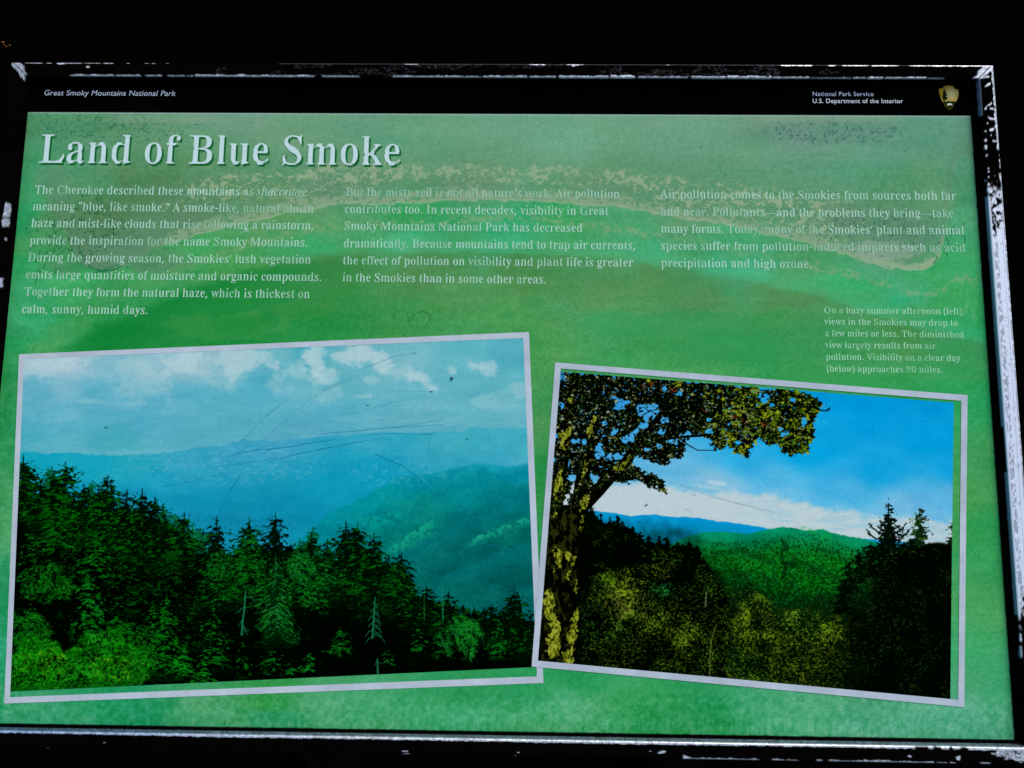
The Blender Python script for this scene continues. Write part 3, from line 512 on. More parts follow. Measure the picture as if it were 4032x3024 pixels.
def paint_background():
    cv = Canvas(1400, 916, panel_quad())
    X, Y = cv.X, cv.Y
    c = cv.c = cv.idw(BG_TONES, noise=240).astype(np.float32)
    # weathering: soft cloudy blotches, brushed streaks along x, fine grit
    big = fbm(X / 230, Y / 120, 1, 4) - .5
    streak = fbm(X / 210, Y / 22, 2, 4) - .5
    grit = fbm(X / 9, Y / 9, 3, 3) - .5
    c += (big * 24 + streak * 14 + grit * 30)[..., None] * np.array([1.1, .75, .9])
    warm = fbm(X / 320, Y / 130, 8, 3) - .5
    c += warm[..., None] * np.array([24, 0, -4])

    # the printed ridge: brownish crest fading down into green
    crest = cv.curve([(0, 1480), (180, 1385), (330, 1310), (550, 1210), (760, 1120), (1000, 1045), (1300, 1010), (1530, 992),
                      (1850, 985), (2150, 1000), (2500, 1025), (2720, 1062), (3000, 1110), (3200, 1160), (3350, 1205), (3550, 1270),
                      (3800, 1330), (4032, 1380)])
    d = Y - crest + (fbm(X / 60, Y / 40, 12, 3) - .5) * 26
    on = sstep(-36, 30, d) * np.exp(-np.clip(d, 0, 1e4) / 120) * (Y < 1500)
    cv.blend(on * .55 * sstep(500, 1300, X), (92, 138, 80))
    cv.blend(sstep(-90, -8, d) * (d < 4) * .30 * sstep(900, 1700, X) * (Y < 1400), (86, 196, 134))
    cv.blend(sstep(-10, 40, d) * np.exp(-np.clip(d, 0, 1e4) / 260) * .85 * sstep(1700, 900, X) * sstep(60, 420, X), (14, 134, 52))
    # darker blots low on the ridge
    for x, y, rx, ry, col, a in [(2750, 1290, 300, 60, (62, 160, 88), .6), (2420, 1270, 130, 40, (70, 166, 92), .6),
                                 (2050, 1360, 150, 40, (70, 160, 82), .5), (2900, 1370, 240, 70, (52, 158, 86), .6),
                                 (3300, 1500, 260, 40, (62, 166, 84), .5), (2700, 1240, 120, 24, (50, 150, 80), .35),
                                 (2000, 1240, 40, 12, (52, 150, 80), .6), (2100, 1190, 60, 26, (58, 150, 80), .45),
                                 (900, 1280, 220, 60, (88, 160, 76), .35), (1180, 1220, 200, 40, (96, 152, 76), .3)]:
        q = ((X - x) / rx) ** 2 + ((Y - y) / ry) ** 2 + (fbm(X / 70, Y / 40, 17, 4) - .5) * 2.4
        cv.blend(sstep(1.0, .72, q) * a * .8, col)

    # chalky grey-brown zone above the flaking front
    front = cv.curve([(150, 760), (250, 900), (300, 1010), (350, 1062), (420, 1075), (500, 1040), (600, 985), (760, 932), (900, 890), (1080, 852), (1240, 822), (1350, 800),
                      (1500, 803), (1700, 797), (1900, 785), (2050, 793), (2250, 803), (2450, 818), (2600, 842), (2700, 862),
                      (2850, 884), (2950, 906), (3100, 938), (3200, 966), (3350, 1008), (3450, 1042), (3560, 1064), (3640, 1060),
                      (3690, 1020), (3715, 960), (3740, 800), (3760, 640), (3900, 560)])
    wob = (fbm(X / 40, Y / 26, 21, 4) - .5) * 26
    df = front - Y + wob
    inzone = sstep(0, 8, df) * (Y < 1090)
    cv.blend(inzone * sstep(330, 30, df) * (.42 + .25 * sstep(1100, 500, X)) * sstep(120, 260, X), (112, 142, 112))
    # broken beige skin along the front
    worm = fbm(X / 13, Y / 10, 22, 4, .6)
    rid = np.abs(fbm(X / 22, Y / 16, 29, 3, .55) - .5)              # thread-like flakes
    th_w = 30 + 26 * (fbm(X / 200, Y / 200, 24, 2) - .5) * 2
    skin = sstep(-1, 3, df) * sstep(th_w + 18, th_w - 8, df + (worm - .5) * 60) * sstep(540, 700, X) * sstep(3760, 3700, X) * (Y < 1090)
    cv.blend(skin * .84 * (1 - .9 * sstep(.57, .63, worm)), (156, 174, 136))
    cv.blend(sstep(7, 2, np.abs(df - 3)) * sstep(600, 800, X) * sstep(3760, 3700, X) * (Y < 1090) * .5, (172, 188, 148))
    # speckled arc higher up: flakes standing in threads and patches
    arc = cv.curve([(300, 860), (600, 770), (875, 727), (1100, 696), (1385, 682), (1640, 676), (2000, 682), (2370, 696), (2700, 730), (3000, 770), (3370, 830), (3600, 890)])
    da = Y - arc + (fbm(X / 120, Y / 60, 25, 3) - .5) * 46
    dens = sstep(-66, -8, da) * sstep(84, 10, da) * sstep(560, 900, X) * sstep(3560, 3100, X)
    dens2 = sstep(-10, 40, da) * sstep(170, 60, da) * sstep(2250, 2700, X) * sstep(3520, 3200, X) * .85
    dens3 = sstep(-10, 30, da) * sstep(130, 50, da) * sstep(520, 800, X) * sstep(1750, 1200, X) * .7
    patchy = fbm(X / 70, Y / 34, 28, 3)
    blot = fbm(X / 15, Y / 12, 26, 4, .64)
    thr = np.abs(fbm(X / 26, Y / 20, 27, 3, .6) - .5)
    for dn in (dens, dens2, dens3):
        lvl = dn * (.66 + .8 * patchy)
        solid = sstep(.60, .66, blot + .26 * (lvl - .80) + .16 * (patchy - .5)) * (dn > .05)
        thread = sstep(.036, .016, thr) * sstep(.36, .62, lvl) * sstep(.36, .46, blot)
        cv.blend(np.maximum(solid, thread * .85) * .86, (168, 182, 140))
    # second, fainter trace under the front
    tr = cv.curve([(380, 1210), (500, 1150), (700, 1060), (900, 985), (1100, 925), (1300, 890), (1500, 874), (1700, 880), (1900, 862), (2050, 852), (2300, 884), (2500, 912), (2700, 945), (3000, 1000),
                   (3250, 1052), (3400, 1094), (3500, 1124), (3580, 1152), (3660, 1172), (3720, 1150), (3760, 1100)])
    dt = np.abs(Y - tr + (fbm(X / 50, Y / 30, 31, 3) - .5) * 36)
    cv.blend(sstep(24, 4, dt) * sstep(.50, .56, fbm(X / 17, Y / 12, 32, 4, .6)) * .62 * sstep(600, 1000, X) * (1 - .5 * sstep(2600, 2700, X) * sstep(3200, 3100, X)), (152, 176, 124))
    cv.blend(sstep(30, 6, dt) * .35 * sstep(340, 500, X) * sstep(1500, 1200, X), (110, 165, 98))
    # pale hook where the front ends on the right
    hook = [(3585, 1040), (3640, 1035), (3690, 1005), (3712, 980), (3700, 1015), (3672, 1048), (3630, 1062), (3590, 1066), (3540, 1056), (3480, 1042), (3400, 1018), (3340, 992), (3400, 1005), (3500, 1030), (3560, 1043)]
    cv.poly(hook, (166, 184, 146), .62)
    patch = ((X - 3480) / 160) ** 2 + ((Y - 985) / 40) ** 2
    cv.blend(sstep(1.1, .5, patch + (worm - .5) * 1.6) * sstep(0, 10, df) * .65, (160, 176, 150))
    # drip marks at the far right
    drip = sstep(.60, .70, fbm(X / 7, Y / 40, 35, 3)) * sstep(60, 20, np.abs(X - 3800 - (Y - 1000) * .06)) * sstep(980, 1040, Y) * sstep(1420, 1300, Y)
    cv.blend(drip * .4, (120, 190, 130))

    # dark mildew specks
    sp = fbm(X / 8, Y / 7, 41, 3, .6)
    def specks(mask, th, col, a):
        cv.blend(sstep(th, th + .05, sp + .11 * (mask - 1)) * (mask > .02) * a, col)
    m1 = sstep(1.1, .2, ((X - 400) / 420) ** 2 + ((Y - 500) / 66) ** 2) * .95
    m2 = sstep(1.05, .45, ((X - 3290) / 290) ** 2 + ((Y - 508) / 62) ** 2)
    m3 = sstep(1.1, .1, ((X - 330) / 230) ** 2 + ((Y - 900) / 150) ** 2) * .9
    m4 = sstep(1.1, .1, ((X - 3450) / 320) ** 2 + ((Y - 900) / 110) ** 2) * .8
    m5 = sstep(1.1, .1, ((X - 3650) / 160) ** 2 + ((Y - 540) / 90) ** 2) * .6
    cv.blend(m2 * .45, (108, 140, 132))
    cv.blend(m3 * .30, (92, 130, 90))
    cv.blend(m5 * .30, (90, 148, 124))
    specks(m1, .60, (24, 100, 62), .75)
    specks(m2, .57, (44, 92, 80), .75)
    specks(m3, .61, (20, 92, 52), .7)
    specks(m4, .62, (50, 104, 84), .7)
    specks(m5, .62, (60, 120, 100), .5)
    # beige lip under the header band
    lip = sstep(26, 4, np.abs(Y - 466)) * (sstep(2900, 3050, X) * sstep(3600, 3480, X) + .7 * sstep(420, 500, X) * sstep(900, 760, X))
    cv.blend(lip * .6, (150, 168, 138))
    dr = random.Random(5)
    edge = [(300, 960), (325, 1010), (350, 1050), (400, 1068), (455, 1062), (470, 1050)]
    scratch(cv, edge, 5, (22, 104, 62), .75, dr)
    cv.line([(365, 1078), (400, 1066), (430, 1055), (470, 1040)], 6, 3, (22, 104, 62), .6)
    for x, y in [(132, 960), (140, 1010), (146, 1060), (152, 1090), (158, 985), (176, 1045), (220, 1060), (248, 1072), (3690, 1010), (3730, 940), (3720, 980), (3745, 905), (3794, 880), (3794, 925)]:
        yy, xx = y, x
        pts = [(xx, yy)]
        for _ in range(4):
            xx += dr.uniform(-7, 7)
            yy += dr.uniform(4, 11)
            pts.append((xx, yy))
        cv.line(pts, 5, 3, (24, 110, 62), .7)
    for _ in range(90):
        x, y = dr.uniform(80, 3900), dr.uniform(460, 2880)
        cv.line([(x, y), (x + dr.uniform(-6, 6), y + dr.uniform(-6, 6))], dr.uniform(3, 6), 2, (20, 90, 50), dr.uniform(.3, .8))
    for _ in range(40):
        x, y = dr.gauss(2100, 350), dr.gauss(540, 40)
        cv.line([(x, y), (x + dr.uniform(-4, 4), y + dr.uniform(2, 8))], 5, 3, (170, 205, 180), .5)
    # mottled scrub marks along the lower edge
    low = sstep(2680, 2780, Y)
    mott = fbm(X / 16, Y / 16, 45, 4, .65) - .5
    vert = fbm(X / 8, Y / 46, 46, 3) - .5
    c = cv.c
    c += (low * (mott * 74 + vert * 50 * sstep(2790, 2870, Y)))[..., None] * np.array([1.1, .55, .9])
    lft = sstep(110, 10, X) * sstep(1300, 1500, Y)
    c += (lft * mott * 50)[..., None] * np.array([1.0, .6, .9])
    cv.c = cv.c * np.array([.84, .91, .935], np.float32)
    pale_top = sstep(760, 470, Y + (fbm(X / 260, Y / 60, 49, 4) - .5) * 240) * (.6 + .6 * fbm(X / 30, Y / 9, 50, 3))
    cv.blend(np.clip(pale_top, 0, 1) * .30, (126, 162, 140))  # upper part of the panel blended unevenly toward pale grey-green
    # scratched heart
    H1 = [(1620, 1360), (1606, 1335), (1588, 1313), (1557, 1280), (1547, 1255), (1557, 1231), (1579, 1219), (1597, 1222), (1609, 1243), (1612, 1283)]
    H2 = [(1618, 1264), (1628, 1240), (1649, 1228), (1676, 1226), (1695, 1240), (1692, 1261), (1673, 1292), (1643, 1313), (1625, 1335), (1618, 1365)]
    for Hh in (H1, H2):
        scratch(cv, Hh, 4.5, (36, 104, 56), 1.0, dr)
    # painted-over edge: nothing printed under the frame lip or above the header line
    q = AX @ np.stack([(X.ravel() - 2016) / FOC, (Y.ravel() - 1512) / FOC, np.ones(X.size)])
    s = (0 - CAM_C[2]) / q[2]
    U = (CAM_C[0] + s * q[0]).reshape(X.shape)
    V = (CAM_C[1] + s * q[1]).reshape(X.shape)
    e = .0006 * (fbm(X / 18, Y / 18, 48, 3) - .5)
    out = 1 - sstep(-.0004, .0008, U + e) * sstep(-.0004, .0008, .8795 + e - U) * sstep(-.0004, .0006, V + e) * (V < .5452)
    cv.blend(out, (5, 6, 5))
    cv.blend(sstep(.0009, .0003, np.abs(V - .5447)) * (U > .001) * (U < .879) * .7, (178, 192, 190))
    return cv


# ------------------------------------------------------------------ print 2: hazy afternoon (left photograph)
def conifer(cv, x, top, h, hw, body, lit, n=26, dens=1.0, droop=.25, sx=0.0, rnd=random, feather=1.0):
    """a spruce seen from the side: stacked drooping boughs, dark body and lit tips"""
    k = max(8, int(n))
    for i in range(k):
        f = (i + .6) / k
        y = top + f * h
        cx = x + sx * f
        wd = hw * (f ** .72) * rnd.uniform(.68, 1.12)
        for s in (-1, 1):
            L = wd * rnd.uniform(.72, 1.1)
            dy = droop * L * rnd.uniform(.4, 1.3)
            pts = [(cx, y), (cx + s * L * .55, y + dy * .45 - 2), (cx + s * L, y + dy)]
            cv.line(pts, h / k * 1.5 + 3, 2.2 * feather, jit(body, 7), .96)
    for i in range(int(k * 2.2 * dens)):
        f = rnd.random() ** .8
        y = top + f * h
        wd = hw * (f ** .72)
        s = rnd.choice((-1, 1))
        r0 = rnd.uniform(.1, .9)
        L = wd * rnd.uniform(.16, .42)
        x0 = x + sx * f + s * wd * r0
        cv.line([(x0, y + droop * wd * r0 * .6), (x0 + s * L * .6, y + droop * wd * r0 * .6 + rnd.uniform(-3, 5)), (x0 + s * L, y + droop * wd * r0 * .6 + rnd.uniform(1, 10))],
                rnd.uniform(3.0, 6.5), 2, jit(lit, 26), rnd.uniform(.5, .95))
    cv.line([(x, top - h * .012), (x, top + h * .12)], 3, 6, body, .9)


def bough_glints(cv, x, top, h, hw, lit, n, rnd, droop=.2):
    """only the lit boughs of a tree standing in black shade"""
    for i in range(n):
        f = rnd.random() ** .75
        y = top + f * h
        wd = hw * (f ** .75)
        s = rnd.choice((-1, 1))
        r0 = rnd.uniform(0, .85)
        L = wd * rnd.uniform(.15, .5)
        x0 = x + s * wd * r0
        y0 = y + droop * wd * r0
        cv.line([(x0, y0), (x0 + s * L * .5, y0 + rnd.uniform(-5, 3)), (x0 + s * L, y0 + rnd.uniform(0, 11))], rnd.uniform(2.5, 5.5), 1.6, jit(lit, 26), rnd.uniform(.4, .95))


def leaf_cluster(cv, x, y, rx, ry, cols, n, rnd, size=(5, 13)):
    for i in range(n):
        a, r = rnd.uniform(0, 6.283), rnd.random() ** .55
        px, py = x + math.cos(a) * r * rx, y + math.sin(a) * r * ry
        s = rnd.uniform(*size)
        t = rnd.uniform(0, 6.283)
        pts = []
        for k in range(6):
            rr = s * rnd.uniform(.35, 1.0)
            pts.append((px + math.cos(t + k * 1.047) * rr, py + math.sin(t + k * 1.047) * rr * .8))
        cv.poly(pts, jit(rnd.choice(cols), 18), rnd.uniform(.6, 1))

def spruce(cv, x, top, h, hw, body, lit, amt=.5, droop=.30, seed=0, rag=.9, lean=0.0, fade=None, solid=True, power=.72, bright=1.0):
    """a spruce seen from the side: ragged drooping boughs inside an uneven envelope; amt = share of lit tufts"""
    p = cv.to([(x - hw * 1.5, top - h * .05), (x + hw * 1.5, top + h)])
    b = cv._box(p, 2)
    if not b:
        return
    x0, y0, x1, y1 = b
    X, Y = cv.X[y0:y1, x0:x1], cv.Y[y0:y1, x0:x1]
    f = (Y - top) / h
    fc = np.clip(f, 0, 1)
    dx = X - x - lean * fc
    sd = np.where(dx > 0, 3.0, 11.0)
    ys = Y - droop * np.abs(dx)
    lay = vnoise(ys / (h / 13.0 + 4), sd, seed)
    env = hw * (fc ** power) * (.55 + .75 * lay) + 4.0
    d = (env - np.abs(dx)) / (hw * .5 + 6)
    n = fbm(dx / 13, ys / 6.5, seed + 3, 3, .6)
    m = sstep(.02, .22, d + (n - .5) * rag * 1.7) * (f > -.04) * sstep(-.04, .0, f + .02 * (np.abs(dx) < 3))
    tip = (np.abs(dx) < 2.2 + 2 * fc) * (f > -.06) * (f < .3)
    m = np.maximum(m, tip)
    if fade:
        m = m * sstep(1.0, fade, f)
    r = cv.c[y0:y1, x0:x1]
    if solid:
        r += (np.asarray(body, np.float32) - r) * (m * .97)[..., None].astype(np.float32)
    n2 = fbm(dx / 17 + 40, ys / 5.2, seed + 9, 4, .62)
    big = fbm(X / 60, Y / 60, seed + 15, 2)
    th = .66 - .20 * amt + .16 * (big - .5) + .10 * np.exp(-(dx / (hw * .25 + 3)) ** 2) * (1 if solid else 0)
    g = sstep(th, th + .09, n2) * m * bright
    v = (vnoise(dx / 5, ys / 3, seed + 21) - .5)[..., None] * np.array([18, 46, 18])
    r += (np.clip(np.asarray(lit, np.float32) + v, 0, 255).astype(np.float32) - r) * (g * .92)[..., None].astype(np.float32)


def thicket(cv, x, y, rx, ry, cols, seed, cover=.5, size=9.0, edge=.9):
    """broadleaf mass: uneven outline, black gaps, leaf clumps in two or three tones"""
    p = cv.to([(x - rx * 1.6, y - ry * 1.6), (x + rx * 1.6, y + ry * 1.6)])
    b = cv._box(p, 2)
    if not b:
        return
    x0, y0, x1, y1 = b
    X, Y = cv.X[y0:y1, x0:x1], cv.Y[y0:y1, x0:x1]
    q = np.sqrt(((X - x) / rx) ** 2 + ((Y - y) / ry) ** 2)
    env = 1 - q + (fbm(X / (rx * .35), Y / (ry * .35), seed, 3, .6) - .5) * edge
    gap = fbm(X / (size * 4.5), Y / (size * 3.6), seed + 4, 3)
    r = cv.c[y0:y1, x0:x1]
    for k, col in enumerate(cols):
        n = fbm(X / size, Y / size * 1.15, seed + 7 + 6 * k, 4, .64)
        th = .62 - .22 * cover + .055 * k + .30 * np.clip(.5 - gap, -.2, .5)
        m = sstep(.0, .25, env) * sstep(th, th + .05, n)
        v = (vnoise(X / 5, Y / 5, seed + 30 + k) - .5)[..., None] * np.array([20, 40, 12])
        r += (np.clip(np.asarray(col, np.float32) + v, 0, 255).astype(np.float32) - r) * (m * .9)[..., None].astype(np.float32)


def scratch(cv, pts, w, col, a, rnd):
    """a broken, uneven hairline"""
    p = np.array(pts, float)
    seg = np.hypot(*np.diff(p, axis=0).T)
    s = np.r_[0, np.cumsum(seg)]
    n = max(3, int(s[-1] / 16))
    t = np.linspace(0, s[-1], n)
    q = np.stack([np.interp(t, s, p[:, 0]), np.interp(t, s, p[:, 1])], 1) + np.array([[rnd.gauss(0, 1.0), rnd.gauss(0, 1.0)] for _ in range(n)])
    k = rnd.uniform(.5, 1)
    for i in range(n - 1):
        k = min(1, max(.12, k + rnd.uniform(-.3, .3)))
        cv.line(q[i:i + 2], w, w, col, a * k)


HAZE_TONES = [
    (60, 790, (150, 182, 200)), (150, 800, (158, 186, 202)), (250, 790, (122, 178, 192)), (350, 790, (140, 184, 198)), (450, 790, (150, 186, 196)),
    (600, 760, (104, 176, 188)), (650, 760, (70, 165, 180)), (720, 760, (104, 174, 186)), (850, 780, (115, 178, 190)),
    (1000, 760, (92, 174, 186)), (1100, 760, (80, 166, 182)), (60, 850, (96, 170, 190)), (200, 860, (76, 165, 186)), (300, 850, (84, 166, 190)),
    (420, 850, (88, 170, 190)), (550, 850, (76, 166, 186)), (700, 850, (96, 172, 186)), (900, 850, (90, 170, 186)), (1100, 850, (94, 174, 186)),
    (100, 900, (76, 165, 186)), (300, 900, (80, 166, 190)), (500, 890, (80, 165, 182)), (700, 900, (84, 168, 188)), (1000, 900, (92, 172, 186)),
    (1120, 920, (92, 170, 186)), (60, 950, (70, 164, 182)), (250, 960, (74, 168, 182)), (450, 930, (80, 165, 182)), (650, 930, (88, 165, 186)), (900, 910, (88, 166, 182)),
]
RIDGE_TONES = [
    (70, 1000, (0, 155, 180)), (200, 1000, (4, 155, 180)), (300, 1000, (20, 155, 176)), (400, 990, (38, 152, 182)), (500, 980, (50, 152, 186)),
    (600, 960, (52, 152, 186)), (800, 960, (52, 160, 186)), (1000, 960, (60, 165, 182)), (1120, 960, (62, 166, 184)), (1000, 995, (64, 160, 182)),
    (1120, 995, (68, 165, 188)), (300, 1060, (10, 150, 184)), (450, 1080, (0, 140, 175)), (600, 1080, (0, 136, 166)), (700, 1040, (0, 150, 180)),
    (800, 1010, (10, 152, 182)), (500, 1120, (0, 130, 160)), (650, 1130, (0, 138, 165)), (150, 1040, (0, 155, 180)),
]
RIDGE2_TONES = [
    (1100, 1010, (0, 145, 162)), (900, 1030, (0, 146, 158)), (800, 1080, (0, 148, 150)), (1000, 1060, (0, 144, 152)), (1100, 1080, (0, 130, 134)),
    (900, 1100, (8, 148, 140)), (750, 1130, (0, 144, 150)), (1120, 1150, (0, 126, 126)), (1000, 1180, (0, 120, 126)), (900, 1200, (0, 126, 132)),
    (1100, 1250, (0, 116, 122)), (980, 1270, (0, 120, 122)), (850, 1160, (4, 140, 140)),
]
PIC_HAZY = [(94, 1411), (2060, 1331), (2112, 2626), (40, 2723)]


def paint_hazy():
    rnd = random.Random(21)
    cv = Canvas(1120, 740, PIC_HAZY)
    X, Y = cv.X, cv.Y
    c = cv.c = cv.idw(HAZE_TONES, noise=160).astype(np.float32)
    n1 = fbm(X / 110, Y / 60, 3, 5)
    c += ((n1 - .5) * 26)[..., None] * np.array([1.2, .7, .6])
    # cumulus puffs along the top, from their own lumpy outlines
    lump = fbm(X / 60, Y / 46, 5, 5, .6)
    wisp = fbm(X / 26, Y / 22, 7, 4, .6)
    for x, y, rx, ry, a in [(170, 1440, 190, 70, .75), (250, 1420, 160, 40, .6), (540, 1490, 150, 100, .55), (720, 1425, 120, 60, .95), (960, 1420, 150, 80, .85), (1090, 1500, 60, 80, .45), (880, 1480, 120, 60, .4),
                            (1235, 1430, 56, 80, 1.0), (1280, 1485, 80, 50, .75), (1180, 1455, 80, 50, .55), (1345, 1408, 46, 28, .75), (1425, 1390, 80, 60, 1.0), (1500, 1425, 70, 50, .85), (1570, 1465, 80, 50, .5),
                            (1640, 1480, 50, 24, .8), (1680, 1505, 26, 30, .7), (1705, 1528, 50, 22, .9), (1470, 1500, 44, 24, .5), (1785, 1452, 40, 30, .7), (1860, 1440, 50, 30, .75), (1930, 1450, 46, 38, .8),
                            (1430, 1560, 60, 16, .6), (1300, 1550, 80, 40, .35), (350, 1580, 80, 16, .5), (2050, 1540, 40, 40, .5), (1940, 1580, 110, 44, .35), (520, 1590, 120, 14, .3), (230, 1640, 120, 30, .25), (1700, 1600, 160, 30, .2)]:
        q = np.sqrt(((X - x) / rx) ** 2 + ((Y - y) / ry) ** 2)
        cv.blend(sstep(.0, .75, 1.05 - q + (lump - .5) * 1.5 + (wisp - .5) * .7) * a * .85, (170, 199, 205))
    cv.blend(sstep(.50, .72, fbm(X / 240, Y / 44, 6, 4)) * .28 * sstep(1480, 1560, Y), (122, 182, 197))
    # far ridge
    wob = (fbm(X / 22, Y * 0, 9, 3) - .5) * 12
    r1 = cv.curve([(60, 1774), (82, 1775), (129, 1780), (164, 1787), (224, 1781), (298, 1785), (373, 1790), (472, 1792), (572, 1790), (661, 1780), (721, 1775), (771, 1760),
                   (845, 1760), (895, 1748), (960, 1728), (995, 1733), (1100, 1735), (1299, 1715), (1498, 1703), (1696, 1703), (1821, 1698), (1856, 1683), (1920, 1685), (2090, 1685)]) + wob
    R1 = cv.idw(RIDGE_TONES, noise=120) + ((fbm(X / 50, Y / 30, 10, 4) - .5) * 26)[..., None] * np.array([.9, .5, .4])
    m = sstep(-3, 4, Y - r1)[..., None]
    hz = (sstep(0, .9, (X - 1000) / 900) * .25 + .78)[..., None]
    c = cv.c = (c * (1 - m * hz) + R1 * m * hz).astype(np.float32)
    r1b = cv.curve([(60, 1860), (700, 1930), (900, 1905), (1100, 1890), (1300, 1830), (1500, 1800), (2000, 1790)]) + wob * 2
    cv.blend(sstep(-20, 30, Y - r1b) * .22 * sstep(1750, 1300, X), (0, 128, 170))
    for line, a, col, soft in [([(60, 1905), (400, 1890), (640, 1930), (900, 1965), (1150, 1940), (1350, 1990), (1500, 2000)], .30, (0, 122, 158), 26), ([(500, 2040), (800, 2010), (1000, 2030), (1200, 2010), (1400, 2100)], .34, (0, 112, 146), 30),
                               ([(560, 1860), (800, 1830), (1000, 1800), (1250, 1810), (1480, 1790), (1750, 1780), (2090, 1765)], .26, (24, 148, 182), 22), ([(1100, 1960), (1300, 1900), (1480, 1850), (1700, 1815), (1900, 1790)], .26, (10, 146, 176), 24)]:
        xs, ys = zip(*line)
        yy = np.interp(X, xs, ys) + (fbm(X / 40, Y * 0, 16, 3) - .5) * 40
        cv.blend(sstep(-4, soft, Y - yy) * sstep(150, 10, Y - yy) * a * sstep(xs[0] - 10, xs[0] + 120, X) * sstep(xs[-1] + 10, xs[-1] - 120, X), col)
    # near ridge with tree texture
    r2 = cv.curve([(1100, 2180), (1239, 2076), (1274, 2036), (1348, 1991), (1438, 1951), (1498, 1917), (1547, 1889), (1622, 1867), (1696, 1864), (1796, 1842), (1870, 1822), (1930, 1826), (1995, 1835), (2090, 1824)]) + wob * .7
    R2 = cv.idw(RIDGE2_TONES, noise=140)
    tx = fbm(X / 10, Y / 9, 13, 3) - .5
    tb = fbm(X / 70, Y / 50, 14, 4) - .5
    R2 = R2 + (tx * 16 + tb * 34)[..., None] * np.array([.5, 1, .8]) + (sstep(20, 330, Y - r2)[..., None] * np.array([0, -18, -30])) - np.array([0, 10, 6])
    m = (sstep(-8, 12, Y - r2) * (.80 + .20 * sstep(0, 120, Y - r2)))[..., None]
    c = cv.c = (c * (1 - m) + R2 * m).astype(np.float32)
    for line, a, w_ in [([(1330, 2060), (1480, 2010), (1620, 1990), (1800, 1900), (1900, 1850)], .40, 90), ([(1500, 2200), (1640, 2150), (1800, 2060), (1960, 1990), (2090, 1960)], .45, 80), ([(1650, 2300), (1800, 2240), (1960, 2170), (2100, 2130)], .40, 110)]:
        xs, ys = zip(*line)
        dd = Y - np.interp(X, xs, ys) - (fbm(X / 50, Y / 50, 29, 3) - .5) * 50
        cv.blend(sstep(-4, 14, dd) * sstep(w_, 8, dd) * a * sstep(xs[0], xs[0] + 110, X), (0, 112, 122))
    # sunlit spurs on the near ridge
    for line, w, col in [([(1500, 2180), (1560, 2135), (1620, 2098), (1690, 2055), (1720, 2040)], 46, (18, 158, 124)), ([(1820, 2140), (1880, 2110), (1960, 2078), (2030, 2055), (2092, 2030)], 30, (22, 160, 128)),
                         ([(1380, 2030), (1480, 2030), (1600, 2005)], 60, (4, 150, 138))]:
        xs, ys = zip(*line)
        yy = np.interp(X, xs, ys)
        d = Y - yy
        mm = sstep(-8, 4, d) * sstep(w * 1.8, 4, d) * (X > xs[0]) * sstep(xs[-1] + 40, xs[-1] - 40, X) * sstep(xs[0], xs[0] + 60, X)
        cv.blend(mm * sstep(.32, .62, fbm(X / 14, Y / 12, 15, 3)) * .8, col)
    # chafed pale scratches field
    ch = sstep(.56, .66, fbm(X / 16 + Y / 40, Y / 8, 18, 4, .6)) * sstep(1.1, .4, ((X - 900) / 480) ** 2 + ((Y - 1830) / 90) ** 2)
    cv.blend(ch * .40, (104, 172, 198))
    ch = sstep(.58, .68, fbm(X / 14, Y / 9, 19, 4, .6)) * sstep(1.1, .3, ((X - 1560) / 260) ** 2 + ((Y - 1860) / 60) ** 2)
    cv.blend(ch * .35, (96, 176, 194))
    c = cv.c
    c += ((fbm(X / 6, Y / 6, 20, 2) - .5) * 11 + (fbm(X / 40, Y / 14, 21, 3) - .5) * 6)[..., None]

    # ---- the spruce wood: hazy trees behind, then the dark front rank, then what the light picks out inside
    for k, (x, t, h, w) in enumerate([(205, 1846, 190, 60), (365, 1898, 150, 50), (690, 2030, 130, 60), (735, 2060, 140, 66), (790, 2085, 120, 60), (1231, 2080, 150, 44), (1180, 2130, 120, 40), (1610, 2285, 80, 30), (470, 1985, 110, 50), (640, 1990, 120, 50)]):
        spruce(cv, x, t, h, w, (2, 78, 48), (10, 112, 44), .8, .2, 200 + k, rag=1.2, power=.56)
    mass = [(60, 1900), (110, 1935), (160, 2010), (205, 2000), (300, 2010), (330, 2040), (420, 2010), (500, 2010), (610, 2040), (655, 2110), (700, 2150), (790, 2175), (850, 2160), (910, 2180), (960, 2150),
            (1050, 2150), (1130, 2160), (1180, 2160), (1250, 2180), (1330, 2190), (1420, 2190), (1480, 2205), (1540, 2240), (1600, 2260), (1620, 2335), (1680, 2350), (1740, 2375), (1820, 2400), (1880, 2410),
            (1960, 2420), (2040, 2420), (2110, 2460)]
    yt = cv.curve(mass) + (fbm(X / 15, Y / 15, 33, 4, .6) - .5) * 90
    cv.blend(sstep(-3, 5, Y - yt), (0, 3, 0))
